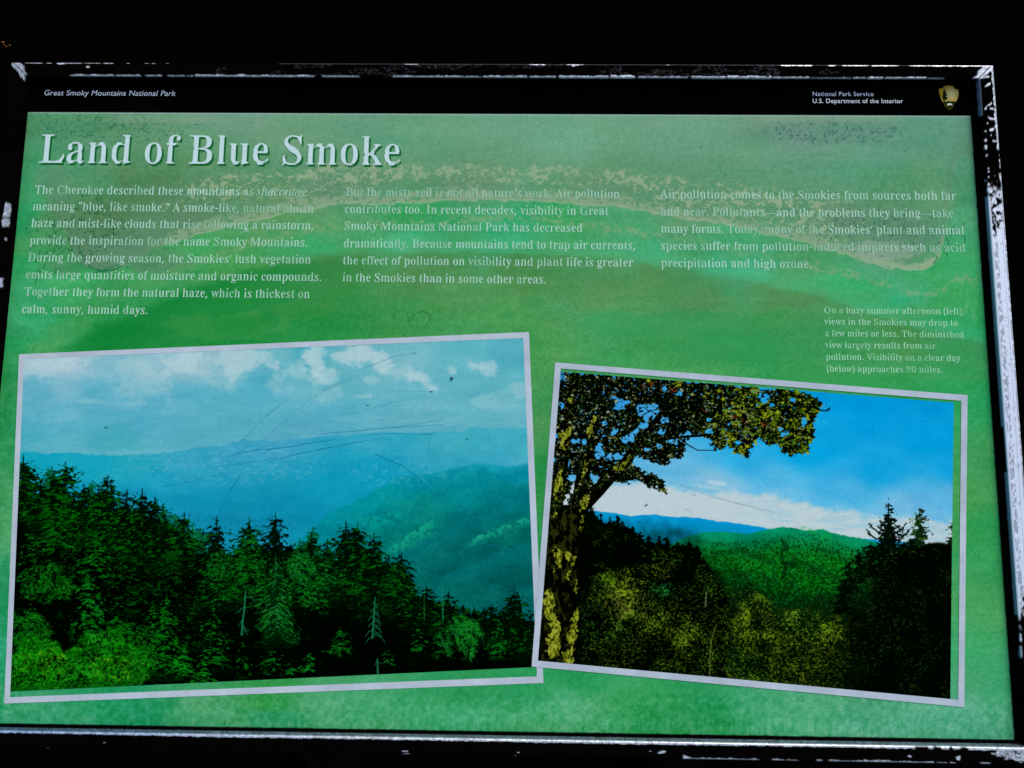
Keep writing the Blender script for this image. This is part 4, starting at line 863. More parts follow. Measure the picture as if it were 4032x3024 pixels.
    front = [(92, 1797, 300, 100, .75), (160, 1900, 200, 70, .5), (258, 1828, 330, 112, .75), (212, 1870, 240, 60, .7), (330, 1912, 260, 76, .35), (388, 1930, 240, 70, .6), (425, 1880, 330, 92, .75), (500, 1936, 320, 86, .4),
             (560, 1938, 380, 96, .5), (610, 1965, 300, 96, .45), (650, 2030, 240, 70, .6), (726, 2020, 230, 82, .85), (852, 2048, 420, 104, .3), (982, 2050, 380, 96, .85), (1085, 2036, 400, 96, .3), (1225, 2110, 260, 74, .35),
             (1290, 2128, 260, 62, .5), (1362, 2064, 380, 90, .5), (1408, 2070, 330, 90, .5), (1472, 2112, 380, 96, .5), (1530, 2190, 260, 70, .35), (1582, 2182, 280, 80, .6), (1180, 2160, 220, 70, .7),
             (1680, 2312, 220, 60, .3), (1766, 2334, 220, 70, .45), (1825, 2382, 160, 54, .2), (1868, 2395, 160, 44, .6), (1935, 2383, 160, 60, .3), (1905, 2400, 160, 50, .35), (2025, 2326, 280, 76, .3), (2090, 2412, 200, 60, .35), (1985, 2400, 180, 60, .3), (1630, 2330, 160, 50, .3)]
    for k, (x, t, h, w, d) in enumerate(front):
        lit = (2, 92, 2) if x < 700 else (4, 84, 10)
        spruce(cv, x, t + 8, h, w * 1.3, (0, 10, 1), lit, d + .14, .26, 230 + 7 * k, rag=1.25, fade=.5, power=.56)
    # boughs in the half shade
    sink = sstep(20, 110, Y - yt)
    lay = fbm(X / 24, Y / 8, 36, 4, .62)
    where = fbm(X / 150, Y / 130, 37, 3)
    cv.blend(sink * sstep(.60, .70, lay) * sstep(.48, .64, where) * (.35 + .5 * sstep(1400, 300, X)) * .6, (2, 56, 3))
    # trees lit inside the wood: x, top, height, half width, colour, share of lit boughs
    inner = [(378, 2070, 250, 84, (8, 98, 14), .62), (490, 2115, 340, 84, (6, 76, 12), .34), (285, 2116, 230, 84, (6, 82, 12), .36), (215, 2000, 210, 78, (8, 92, 12), .5), (120, 2080, 260, 60, (8, 90, 12), .5), (262, 1960, 200, 80, (6, 84, 8), .5),
             (348, 2272, 260, 82, (12, 110, 22), .66), (656, 2360, 330, 84, (10, 104, 16), .6), (840, 2395, 270, 80, (10, 100, 20), .56), (670, 2140, 240, 80, (4, 66, 8), .34), (560, 2200, 330, 90, (3, 56, 6), .2),
             (855, 2180, 240, 96, (8, 96, 18), .5), (982, 2100, 250, 96, (12, 98, 24), .75), (1035, 2240, 200, 80, (12, 106, 26), .55), (726, 2552, 130, 62, (12, 120, 20), .72), (800, 2605, 100, 56, (12, 116, 18), .7),
             (610, 2376, 330, 66, (8, 100, 14), .4), (1219, 2572, 90, 44, (10, 114, 26), .66), (1340, 2475, 130, 56, (8, 92, 22), .45), (1250, 2196, 250, 80, (8, 96, 20), .5), (1190, 2186, 220, 66, (12, 106, 26), .62), (1282, 2200, 130, 44, (14, 110, 40), .7),
             (1400, 2200, 160, 50, (6, 78, 16), .36), (1649, 2478, 110, 40, (10, 106, 26), .5), (1965, 2450, 160, 50, (10, 104, 24), .62), (1530, 2562, 80, 24, (8, 98, 22), .4), (955, 2540, 150, 40, (8, 96, 14), .5), (1075, 2560, 110, 70, (10, 104, 28), .5),
             (1580, 2230, 130, 60, (6, 78, 14), .5), (540, 2560, 130, 60, (8, 98, 12), .5), (1140, 2612, 60, 40, (10, 106, 26), .5), (2080, 2520, 90, 44, (6, 80, 14), .4), (1560, 2200, 150, 60, (6, 74, 14), .4), (1740, 2460, 150, 54, (8, 88, 18), .42),
             (120, 2390, 200, 80, (8, 96, 14), .5), (470, 2420, 150, 90, (8, 96, 14), .55), (760, 2390, 200, 70, (4, 62, 8), .3), (700, 2250, 200, 80, (3, 54, 6), .2)]
    for k, (x, t, h, w, col, am) in enumerate(inner):
        spruce(cv, x, t, h, w, (0, 0, 0), (col[0] * .6, col[1] * 1.02, col[2] * .8), am + .04 - (.10 if x > 900 or 430 < x < 800 and t < 2330 else 0), .30, 520 + 5 * k, rag=1.25, solid=False, power=.55, fade=.75)
    # the pale spruce in the middle
    spruce(cv, 1085, 2198, 370, 84, (0, 28, 4), (12, 100, 22), .70, .55, 811, rag=1.0, power=.62, fade=.8)
    spruce(cv, 1085, 2200, 320, 70, (0, 0, 0), (20, 112, 42), .44, .60, 823, rag=1.0, solid=False, power=.62, fade=.8)
    cv.line([(1085, 2196), (1086, 2300)], 2.5, 4, (30, 120, 60), .45)
    # round bushes and the bright broadleaf bank, bottom left
    thicket(cv, 190, 2300, 120, 90, [(4, 66, 6), (8, 92, 12), (12, 106, 16)], 840, .45)
    thicket(cv, 1835, 2500, 66, 100, [(8, 84, 18), (12, 108, 28), (16, 122, 34)], 850, .62)
    thicket(cv, 1765, 2510, 50, 70, [(6, 70, 18), (10, 98, 30)], 860, .5)
    thicket(cv, 868, 2225, 60, 66, [(6, 76, 14), (10, 100, 24)], 870, .5)
    thicket(cv, 1190, 2230, 60, 70, [(6, 76, 20), (12, 104, 30)], 875, .45)
    thicket(cv, 100, 2480, 110, 80, [(4, 66, 6), (8, 92, 12), (12, 106, 14)], 880, .5)
    thicket(cv, 170, 2640, 190, 140, [(2, 56, 2), (6, 88, 4), (14, 118, 8), (26, 136, 14)], 890, .85)
    thicket(cv, 430, 2620, 180, 150, [(2, 56, 2), (6, 90, 4), (14, 120, 10), (24, 136, 18)], 900, .8)
    thicket(cv, 330, 2730, 330, 60, [(4, 60, 4), (6, 80, 6), (10, 96, 8)], 910, .8)
    thicket(cv, 180, 2610, 110, 60, [(44, 138, 8), (80, 150, 12)], 920, .08, size=7)
    thicket(cv, 430, 2630, 130, 60, [(40, 138, 10), (72, 148, 12)], 930, .05, size=7)
    thicket(cv, 560, 2560, 60, 120, [(6, 76, 6), (10, 98, 12)], 935, .35)
    # dead snags
    pale = (20, 108, 70)
    cv.line([(967, 2328), (962, 2400), (955, 2450), (952, 2498)], 5, 8, pale, .9)
    for p in [[(968, 2352), (990, 2350), (1006, 2372)], [(960, 2390), (940, 2408), (928, 2414)], [(955, 2460), (972, 2484), (984, 2480)], [(954, 2440), (940, 2466)], [(956, 2470), (975, 2500)]]:
        cv.line(p, 4, 2, pale, .8)
    cv.line([(1478, 2352), (1474, 2400), (1470, 2450), (1466, 2512)], 3.5, 6.5, pale, .9)
    for i in range(16):
        y = 2370 + i * 9
        s = 1 if i % 3 else -1
        L = (10 + i * 2.3) * rnd.uniform(.7, 1.1)
        cv.line([(1474, y), (1474 + s * L * .6, y + L * .25), (1474 + s * L, y + L * .8)], 4, 2, pale, .8)
    cv.line([(1486, 2596), (1488, 2650)], 5, 8, pale, .8)
    cv.line([(1486, 2598), (1476, 2620)], 4, 2, pale, .8)
    cv.line([(1488, 2606), (1500, 2614)], 4, 2, pale, .8)
    cv.line([(1740, 2290), (1743, 2360), (1744, 2440)], 4, 6, (20, 118, 90), .7)
    cv.line([(1670, 2330), (1671, 2440)], 4, 5, (20, 100, 40), .6)

    # pencil-thin scratches over everything
    def z1(p): return [(x * .4973, 1300 + y * .4973) for x, y in p]
    def z2(p): return [(1050 + x * .4973, 1300 + y * .4973) for x, y in p]
    def z4(p): return [(1050 + x * .4973, 2000 + y * .4973) for x, y in p]
    sc_ = [(z2([(1180, 178), (1000, 210), (800, 290), (720, 320)]), 3, .45), (z2([(1180, 180), (1050, 235), (850, 320), (700, 370), (500, 450), (350, 540), (220, 650), (120, 730), (20, 830)]), 4, .55),
           (z1([(2120, 860), (2000, 900), (1900, 960), (1800, 1020), (1740, 1060)]), 4, .5), (z1([(2200, 600), (2050, 740), (1930, 860), (1770, 1000), (1720, 1050)]), 4, .5),
           (z1([(1900, 1150), (1800, 1310), (1740, 1420), (1710, 1500)]), 4.5, .5), (z2([(850, 980), (950, 1020), (1070, 1070), (1180, 1150), (1280, 1250), (1400, 1400), (1500, 1520), (1580, 1600)]), 5, .65),
           (z4([(1410, 0), (1500, 100), (1620, 230), (1740, 285), (1830, 310)]), 4, .5), (z2([(0, 1045), (200, 990), (500, 930), (700, 890), (900, 860), (1150, 830), (1350, 820)]), 4, .6),
           (z2([(0, 950), (300, 900), (600, 860), (850, 825), (1000, 818), (1300, 822)]), 4, .6), (z2([(430, 820), (700, 800), (1000, 770), (1410, 748)]), 3.5, .5), (z2([(700, 740), (1000, 700), (1200, 690), (1420, 705), (1200, 740), (1000, 770)]), 3, .4),
           (z1([(1290, 1240), (1500, 1200), (1700, 1150), (1880, 1135)]), 3.5, .45), (z4([(1490, 195), (1300, 270), (1180, 350), (1160, 400), (1220, 480), (1350, 510), (1500, 520), (1700, 505), (1850, 480), (2080, 455)]), 4, .45),
           (z2([(1300, 820), (1285, 900), (1270, 980)]), 4, .25), (z2([(1210, 935), (1330, 955), (1380, 980), (1280, 1000), (1000, 1010)]), 3, .25), (z2([(300, 1110), (420, 1080), (560, 1060)]), 3, .35),
           (z2([(0, 670), (80, 610), (180, 540)]), 3, .35), (z2([(560, 690), (900, 600), (1230, 520)]), 2.5, .3), (z2([(1000, 490), (1300, 485)]), 2.5, .3), (z1([(1700, 1080), (1900, 1060), (2200, 1010)]), 4, .4), (z1([(1800, 1000), (2000, 950), (2212, 930)]), 4, .4)]
    for p, w, a in sc_:
        scratch(cv, p, w * .72, (0, 100, 138) if p[0][1] < 2050 else (0, 70, 90), a * 1.25, rnd)
    for x, y, r in [(418, 1684, 5), (1448, 1596, 4), (1699, 1542, 5), (2013, 2152, 5), (1839, 1729, 4)]:
        cv.line([(x - r, y), (x + r, y + 1)], r, r * .6, (0, 50, 60), .9)
    return cv


# ------------------------------------------------------------------ print 3: clear day (right photograph)
PIC_CLEAR = [(2206, 1463), (3755, 1586), (3742, 2753), (2118, 2601)]


def paint_clear():
    rnd = random.Random(33)
    cv = Canvas(940, 730, PIC_CLEAR)
    X, Y = cv.X, cv.Y

    def z5(p): return [(2050 + x * .4521, 1400 + y * .4521) for x, y in p]
    def z6(p): return [(3030 + x * .453, 1400 + y * .453) for x, y in p]
    def z7(p): return [(2050 + x * .4822, 2050 + y * .4822) for x, y in p]
    def z8(p): return [(3030 + x * .587, 2050 + y * .587) for x, y in p]

    tones = [(1300, 860, (40, 140, 205)), (1400, 940, (60, 160, 215)), (1450, 990, (96, 176, 214)), (1600, 930, (12, 158, 214)), (1750, 850, (0, 146, 208)), (1850, 900, (0, 150, 212)), (1850, 830, (0, 146, 208)),
             (2000, 860, (0, 144, 206)), (2000, 950, (0, 152, 212)), (2050, 1020, (12, 156, 214)), (1750, 980, (4, 158, 216)), (1600, 1000, (40, 166, 218)), (1900, 1020, (14, 158, 214)), (1700, 1040, (80, 176, 218)),
             (1850, 1060, (70, 170, 216)), (2040, 1070, (88, 172, 214)), (1950, 1090, (110, 180, 216)), (1550, 1040, (126, 184, 212))]
    c = cv.c = cv.idw(tones, noise=90).astype(np.float32)
    c += ((fbm(X / 90, Y / 50, 71, 4) - .5) * 22)[..., None] * np.array([1.0, .7, .5])
    # cloud bank
    top = cv.curve([(2200, 1880), (2403, 1898), (2502, 1900), (2615, 1906), (2719, 1924), (2819, 1942), (2960, 1944), (3050, 1948), (3098, 1962), (3211, 1984), (3302, 2007), (3415, 2028), (3574, 2036), (3760, 2054)])
    w = (fbm(X / 46, Y / 26, 72, 4) - .5)
    cv.blend(sstep(-70, 10, Y - top + w * 60) * .35, (150, 196, 218))
    cv.blend(sstep(-14, 22, Y - top + w * 46) * .95, (184, 200, 204))
    cv.blend(sstep(.52, .68, fbm(X / 120, Y / 18, 73, 4)) * sstep(0, 30, Y - top) * .45 * sstep(2500, 3200, X), (138, 186, 206))
    for x, y, rx, ry, a in [(2820, 1902, 50, 12, .6), (2790, 1918, 70, 8, .35), (3640, 2060, 60, 16, .3), (3300, 2062, 180, 10, .35), (3060, 2046, 60, 6, .3)]:
        cv.blend(sstep(1.2, .1, ((X - x) / rx) ** 2 + ((Y - y - (X - x) * .15) / ry) ** 2 + w * 1.6) * a, (186, 206, 216) if y < 2000 else (120, 184, 212))
    # blue range
    b = cv.curve([(2310, 2006)] + z5([(590, 1345), (700, 1355), (830, 1375), (950, 1395), (1050, 1388), (1180, 1385), (1300, 1405), (1430, 1405), (1550, 1410), (1700, 1440), (1900, 1460), (2100, 1495)]) + [(3060, 2092), (3500, 2130), (3600, 2136), (3760, 2168)])
    d = Y - b
    f = sstep(0, 110, d)[..., None]
    col = np.array([4, 142, 198]) * (1 - f) + np.array([0, 112, 140]) * f
    m = sstep(-1.5, 2.5, d + (fbm(X / 20, Y * 0, 74, 2) - .5) * 5)[..., None]
    c = cv.c = (cv.c * (1 - m) + (col + ((fbm(X / 30, Y / 12, 75, 3) - .5) * 18)[..., None]) * m).astype(np.float32)
    cv.blend(sstep(20, 40, Y - cv.curve(z7([(820, 30), (950, 60), (1100, 110), (1250, 160)])) + w * 30) * (X < 2720) * .5, (0, 118, 150))
    # green hills
    g = cv.curve([(2560, 2200)] + z7([(1250, 182), (1320, 150), (1400, 120), (1480, 96), (1550, 90), (1700, 95), (1860, 110), (1950, 85), (2074, 62)]) + z8([(80, 42), (150, 45), (230, 65), (300, 62), (350, 55), (420, 80), (480, 95), (600, 115), (700, 140), (780, 158), (870, 178), (960, 190), (1220, 205)]))
    d = Y - g + (fbm(X / 12, Y / 10, 76, 2) - .5) * 6
    on = sstep(-2, 3, d)
    hz = sstep(0, 120, d)
    tex = fbm(X / 6.5, Y / 5.5, 77, 3, .62)
    tex2 = fbm(X / 60, Y / 40, 78, 3)
    far, near = np.array([2, 130, 92.]), np.array([8, 108, 18.])
    col = far + (near - far) * hz[..., None]
    col = col + ((tex - .5) * (30 + 90 * hz) + (tex2 - .5) * 44)[..., None] * np.array([.25, 1.0, .55])
    col = np.clip(col, 0, 255)
    cv.c = (cv.c * (1 - on[..., None]) + col * on[..., None]).astype(np.float32)
    sl = sstep(1.1, .1, ((X - 3240) / 110) ** 2 + ((Y - 2110 - (X - 3240) * .35) / 26) ** 2)
    cv.blend(sl * .5 * sstep(.4, .6, tex), (20, 150, 40))
    cv.c *= (1 - on * .55 * sstep(2250, 2430, Y + (tex2 - .5) * 120))[..., None].astype(np.float32)   # the printed slope falls away into a dark valley
    # nearer spur, rougher, going to black below
    s2 = cv.curve([(2680, 2200), (2760, 2150), (2830, 2126), (2950, 2118), (3060, 2105), (3150, 2096), (3210, 2090), (3290, 2125), (3380, 2160), (3440, 2180), (3760, 2190)])
    d2 = Y - s2
    dark = sstep(60, 300, d2 + (tex2 - .5) * 160)
    cv.blend(sstep(0, 20, d2) * sstep(.50 + .12 * dark, .40 + .12 * dark, fbm(X / 5.2, Y / 4.6, 377, 3, .6)) * (.62 + .2 * dark) * on, (0, 24, 4))
    cv.blend(sstep(0, 30, d2) * sstep(.60, .68, tex) * .40 * on * (1 - .6 * dark), (12, 112, 46))
    for line, a, w_ in [([(2760, 2180), (2900, 2150), (3020, 2180), (3080, 2230)], .5, 50), ([(3080, 2150), (3140, 2190), (3240, 2230), (3330, 2290)], .55, 60), ([(2820, 2250), (2960, 2230), (3080, 2290)], .5, 50), ([(3180, 2120), (3260, 2150), (3360, 2200)], .5, 40), ([(2700, 2140), (2790, 2122), (2880, 2130)], .35, 24)]:
        xs, ys = zip(*line)
        dd = Y - np.interp(X, xs, ys) - (tex2 - .5) * 50
        cv.blend(on * sstep(-4, 12, dd) * sstep(w_, 6, dd) * a * sstep(xs[0], xs[0] + 50, X) * sstep(xs[-1], xs[-1] - 50, X), (2, 46, 12))
    vall = cv.curve([(2650, 2120), (2744, 2163), (2802, 2238), (2870, 2275), (2942, 2320), (3010, 2370), (3100, 2410), (3200, 2420), (3330, 2400), (3400, 2340), (3760, 2300)])
    lowm = sstep(-90, 110, Y - vall + (fbm(X / 40, Y / 40, 79, 3) - .5) * 120)
    cv.blend(lowm * .86, (0, 6, 0))
    gul = np.abs(X - 3080 - (Y - 2150) * .12 + (fbm(X / 40, Y / 40, 80, 3) - .5) * 90)
    cv.blend(sstep(26, 4, gul) * sstep(2110, 2150, Y) * sstep(2330, 2250, Y) * .6, (0, 14, 4))
    # olive brush over black
    br = fbm(X / 10, Y / 8, 81, 4, .64)
    where = fbm(X / 130, Y / 100, 82, 3)
    reg = sstep(2300, 2420, X) * sstep(3420, 3250, X) * sstep(2230, 2330, Y - (X - 2400) * .12)
    cv.blend(lowm * reg * sstep(.56, .66, br) * sstep(.44, .66, where) * .6, (66, 80, 10))
    cv.blend(lowm * reg * sstep(.61, .69, br) * sstep(.48, .66, where) * .6, (104, 112, 14))
    cv.blend(lowm * reg * sstep(.58, .66, fbm(X / 11, Y / 9, 84, 4, .6)) * .35, (12, 66, 14))

    yr_all = cv.curve([(2120, 2260), (2300, 2250), (2400, 2230), (2520, 2200), (2640, 2200), (2744, 2200), (2783, 2230), (2860, 2280), (2960, 2300), (3100, 2380), (3300, 2380), (3760, 2300)])
    # black ridge of conifers at left
    rid = z5([(540, 1330), (600, 1345), (640, 1360), (680, 1405)]) + z7([(640, 0), (730, 22), (790, 12), (830, 45), (900, 66), (970, 122), (1010, 170), (1050, 165), (1090, 190), (1130, 180), (1160, 195), (1195, 180), (1240, 200), (1290, 200), (1370, 205), (1440, 240), (1480, 300), (1520, 350), (1580, 420), (1640, 520), (1700, 700)])
    yr = cv.curve(rid) + (fbm(X / 9, Y / 9, 85, 3) - .5) * 26
    cv.blend(sstep(-2, 3, Y - yr) * (X < 2860) * sstep(2870, 2790, X - (Y - 2260) * .6), (0, 3, 0))
    for x, y, h in [(2330, 2004, 60), (2366, 2030, 60), (2402, 2044, 70), (2431, 2038, 70), (2452, 2060, 60), (2490, 2078, 60), (2520, 2100, 60), (2556, 2114, 70), (2595, 2118, 80), (2626, 2118, 90), (2665, 2140, 60), (2711, 2136, 80), (2744, 2156, 70), (2770, 2200, 60)]:
        spruce(cv, x, y - 4, h * 1.2, h * .42, (0, 4, 0), (36, 70, 8), .1 + (.45 if 2590 < x < 2680 else 0), .25, int(x) % 97 + 300, rag=1.0)
    # sprinkled foliage on the dark slope
    sl2 = (X < 2900) * sstep(10, 50, Y - yr)
    cv.blend(sl2 * sstep(.60, .68, br) * sstep(.40, .60, fbm(X / 90, Y / 90, 86, 3)) * .6 * sstep(2250, 2380, X), (46, 76, 12))
    # brush: fine lit leaf flecks whose density follows the bushes, warm in front and green further back
    fl1, fl2, fl3 = fbm(X / 6.5, Y / 6, 301, 4, .66), fbm(X / 6, Y / 5.6, 307, 4, .66), fbm(X / 7.5, Y / 6.5, 311, 4, .64)
    clump = fbm(X / 46, Y / 40, 313, 4, .58)
    dens = np.zeros_like(X)
    hue = np.zeros(X.shape + (3,))
    wsum = np.full(X.shape, 1e-3)
    for x, y, rx, ry, n, cols in [(2460, 2370, 70, 110, 300, [(112, 116, 22), (90, 98, 18), (130, 130, 34)]), (2400, 2290, 40, 40, 80, [(84, 110, 14), (60, 90, 12)]), (2570, 2450, 80, 60, 170, [(90, 104, 20), (70, 84, 14)]),
                                  (2690, 2500, 90, 60, 220, [(120, 132, 20), (96, 112, 18), (70, 92, 16)]), (2640, 2600, 130, 60, 160, [(84, 100, 20), (60, 84, 14)]), (2930, 2450, 60, 70, 170, [(110, 124, 20), (84, 104, 18)]),
                                  (3040, 2520, 70, 90, 200, [(112, 124, 18), (84, 100, 16), (60, 84, 16)]), (3120, 2400, 50, 80, 120, [(110, 130, 30), (70, 104, 24)]), (3250, 2510, 80, 50, 150, [(120, 138, 22), (84, 110, 18)]),
                                  (3180, 2610, 100, 60, 140, [(100, 116, 18), (64, 86, 14)]), (2860, 2600, 120, 70, 170, [(46, 92, 24), (70, 92, 16)]), (2820, 2290, 60, 60, 60, [(70, 100, 14), (40, 84, 14)]), (2420, 2460, 90, 60, 70, [(30, 84, 30), (46, 80, 16)]),
                                  (2600, 2330, 50, 24, 40, [(20, 92, 40)]), (2620, 2200, 40, 40, 60, [(110, 110, 24), (84, 90, 16)]), (3000, 2350, 50, 40, 60, [(100, 120, 20)]), (3580, 2560, 60, 70, 40, [(60, 84, 20), (30, 70, 16)]), (3660, 2680, 50, 40, 50, [(90, 110, 20), (40, 80, 20)]),
                                  (3440, 2680, 90, 40, 50, [(50, 80, 16), (30, 64, 14)]), (3600, 2350, 120, 110, 50, [(20, 60, 14), (40, 70, 20)]), (3450, 2450, 70, 50, 26, [(60, 84, 24)]), (2950, 2670, 60, 30, 50, [(110, 120, 20), (60, 90, 20)]),
                                  (2520, 2560, 120, 60, 120, [(70, 84, 18), (50, 70, 14)]), (2740, 2420, 120, 60, 90, [(70, 90, 14), (50, 70, 14)])]:
        q = np.exp(-(((X - x) / rx) ** 2 + ((Y - y) / ry) ** 2) * .8)
        dens = np.maximum(dens, q * min(1, n / (rx * ry) * 34.0 / 1.4))
        hue += q[..., None] * np.mean(cols, 0)
        wsum += q
    hue /= wsum[..., None]
    base_ = sstep(2262, 2330, X) * sstep(3460, 3330, X + (clump - .5) * 160) * sstep(2240, 2380, Y - np.maximum(0, X - 2400) * .10 + (clump - .5) * 120) * sstep(2720, 2700, Y)
    dens = np.maximum(dens, .22 * base_) * np.clip(2.6 * (clump - .5) + .75, .05, 1.3)
    warm = np.clip(hue * np.array([.88, 1.0, .9]), 0, 255)
    ok = (X > 2266) * sstep(8, 30, Y - yr_all) * sstep(-60, 20, lowm * 120 - 40)
    for n_, th, gain, a_ in ((fl3, .66, .44, .8), (fl1, .695, .84, .9), (fl2, .73, 1.2, .95)):
        m_ = ok * sstep(th - .20 * dens, th - .20 * dens + .05, n_) * (dens > .03) * a_
        cv.c += ((np.clip(warm * gain * (.75 + .5 * clump[..., None]), 0, 255) - cv.c) * m_[..., None]).astype(np.float32)
    cv.blend(ok * (X < 2900) * sstep(.66, .72, fl3) * .5 * (.4 + clump), (10, 44, 6))
    for _ in range(46):                       # pale bare stems in the brush
        x, y = rnd.gauss(2460, 40), rnd.gauss(2400, 45)
        t = rnd.uniform(-2.3, -.9)
        L = rnd.uniform(14, 34)
        cv.line([(x, y), (x + math.cos(t) * L, y + math.sin(t) * L)], 3, 2, (136, 134, 50), .55)
    cv.line(z7([(1545, 1270), (1545, 1100), (1560, 960), (1600, 850)]), 4, 3, (110, 118, 40), .7)
    cv.line(z7([(1510, 700), (1518, 580)]), 5, 4, (120, 126, 90), .7)

    # black stand of trees on the right
    rt = cv.curve([(3180, 2700), (3260, 2480), (3330, 2330), (3370, 2230)] + z8([(590, 260), (620, 195), (680, 200), (740, 190), (900, 170), (960, 155), (1040, 180), (1100, 190), (1220, 205)]))
    wb = (fbm(X / 9, Y / 9, 87, 3) - .5) * 34
    cv.blend(sstep(-3, 6, Y - rt + wb) * sstep(3230, 3440, X - (2700 - Y) * .20 + (fbm(X / 70, Y / 60, 188, 4) - .5) * 300 + wb * 2) * (1 - sstep(.56, .64, fl1) * sstep(3600, 3300, X) * .55), (0, 4, 0))
    def spire(x, t, h, hw, col, lit, n, up):
        cv.line([(x, t), (x + 2, t + h)], 3, 11, col, 1)
        for i in range(n):
            f = (i + rnd.uniform(.2, .8)) / n
            s = 1 if i % 2 else -1
            y = t + f * h
            L = hw * f ** .9 * rnd.uniform(.55, 1.15) + 5
            u = up * rnd.uniform(.6, 1.2)
            p = [(x, y), (x + s * L * .35, y + L * .04), (x + s * L * .7, y - u * L * .22), (x + s * L, y - u * L * .5)]
            cv.line(p, 6, 3, col, 1)
            for k in range(int(5 + L / 4)):
                q = rnd.uniform(.1, 1)
                bx, by = x + s * L * q, y - u * L * .5 * q ** 2.2
                cv.line([(bx, by), (bx + rnd.uniform(-9, 9), by + rnd.uniform(-5, 11))], 5, 2.5, col if rnd.random() < .88 else lit, .95)
    spruce(cv, 3499, 1988, 190, 52, (0, 8, 2), (14, 50, 12), .1, .1, 401, rag=1.3)
    for arm in ([(3499, 2108), (3462, 2098), (3436, 2078), (3424, 2060)], [(3499, 2126), (3450, 2122), (3424, 2102), (3411, 2084)], [(3499, 2106), (3536, 2094), (3556, 2078), (3566, 2062)], [(3502, 2132), (3545, 2124), (3566, 2104), (3577, 2088)],
                [(3500, 2146), (3560, 2146), (3592, 2134), (3602, 2120)], [(3499, 2150), (3450, 2156), (3410, 2158), (3394, 2160)], [(3499, 2070), (3476, 2064), (3464, 2052)], [(3499, 2066), (3520, 2060), (3530, 2048)], [(3499, 2090), (3470, 2084), (3456, 2072)], [(3499, 2086), (3528, 2080), (3540, 2070)]):
        cv.line(arm, 7, 3, (0, 8, 2), 1)
        for (ax, ay), (bx, by) in zip(arm[:-1], arm[1:]):
            for _ in range(9):
                q = rnd.random()
                nx, ny = ax + (bx - ax) * q, ay + (by - ay) * q
                cv.line([(nx, ny), (nx + rnd.uniform(-9, 9), ny + rnd.uniform(-8, 11))], 5, 2.5, (0, 10, 2) if rnd.random() < .88 else (16, 56, 14), .95)
    spruce(cv, 3622, 2008, 190, 52, (4, 24, 6), (56, 100, 20), .5, .12, 409, rag=1.5)
    leaf_cluster(cv, 3604, 2060, 22, 46, [(20, 70, 20), (60, 104, 26), (6, 24, 6)], 40, rnd, (3, 7))
    spruce(cv, 3758, 2046, 140, 44, (4, 20, 6), (40, 80, 20), .35, .1, 417, rag=1.4)
    for k, (tx_, ty_, tw_) in enumerate([(3380, 2168, 40), (3430, 2140, 46), (3560, 2136, 44), (3660, 2140, 50), (3700, 2150, 46), (3735, 2146, 40), (3590, 2130, 34), (3345, 2215, 50), (3320, 2290, 46)]):
        spruce(cv, tx_, ty_, 130, tw_, (0, 6, 1), (10, 50, 10), .2, .15, 420 + 7 * k, rag=1.4, power=.5)
    cv.blend(sstep(0, 12, Y - 2150 - 20 * np.sin(X / 50.)) * (X > 3420) * sstep(3420, 3470, X), (0, 4, 0))
    deepr = (X > 3300) * sstep(2200, 2260, Y)
    cv.blend(deepr * sstep(.58, .68, fbm(X / 8, Y / 6.5, 88, 4, .64)) * .6 * sstep(.36, .6, fbm(X / 80, Y / 90, 89, 3)), (26, 62, 14))
    leaf_cluster(cv, 3560, 2180, 150, 40, [(14, 50, 10), (30, 66, 14)], 60, rnd, (3, 7))
    leaf_cluster(cv, 3400, 2220, 90, 60, [(10, 62, 22), (20, 70, 20)], 60, rnd, (3, 7))

    # ---- the maple: crown, limbs, trunk
    crown = z5([(330, 120), (345, 140), (1100, 190), (2212, 290)]) + z6([(250, 305), (290, 330), (390, 370), (440, 400), (470, 440), (430, 520), (400, 545), (370, 600), (385, 660), (378, 750), (320, 840), (200, 868), (140, 850), (90, 790), (20, 780)]) + \
        z5([(2150, 790), (2060, 715), (2030, 765), (1965, 885), (1885, 850), (1800, 780), (1760, 830), (1700, 820), (1640, 730), (1560, 690), (1500, 700), (1440, 750), (1415, 850), (1390, 890), (1300, 890), (1275, 955), (1200, 930), (1080, 900), (980, 890), (960, 960), (1060, 990), (1240, 1090), (1275, 1190), (1200, 1200), (1130, 1150), (1000, 1085), (900, 1120), (800, 1090), (720, 1150), (600, 1240), (570, 1330), (480, 1290), (420, 1290), (400, 1200), (340, 1340), (250, 1340)])
    cp = cv.to(crown)
    jj, ii = np.meshgrid(np.arange(cv.w), np.arange(cv.h))
    rag = (fbm(X / 13, Y / 13, 91, 3, .6) - .5) * 26 * cv.k * 1.5
    rag2 = (fbm(X / 13, Y / 13, 92, 3, .6) - .5) * 26 * cv.k * 1.5
    inside = in_poly(jj + rag, ii + rag2, cp)
    hole = np.zeros_like(X)
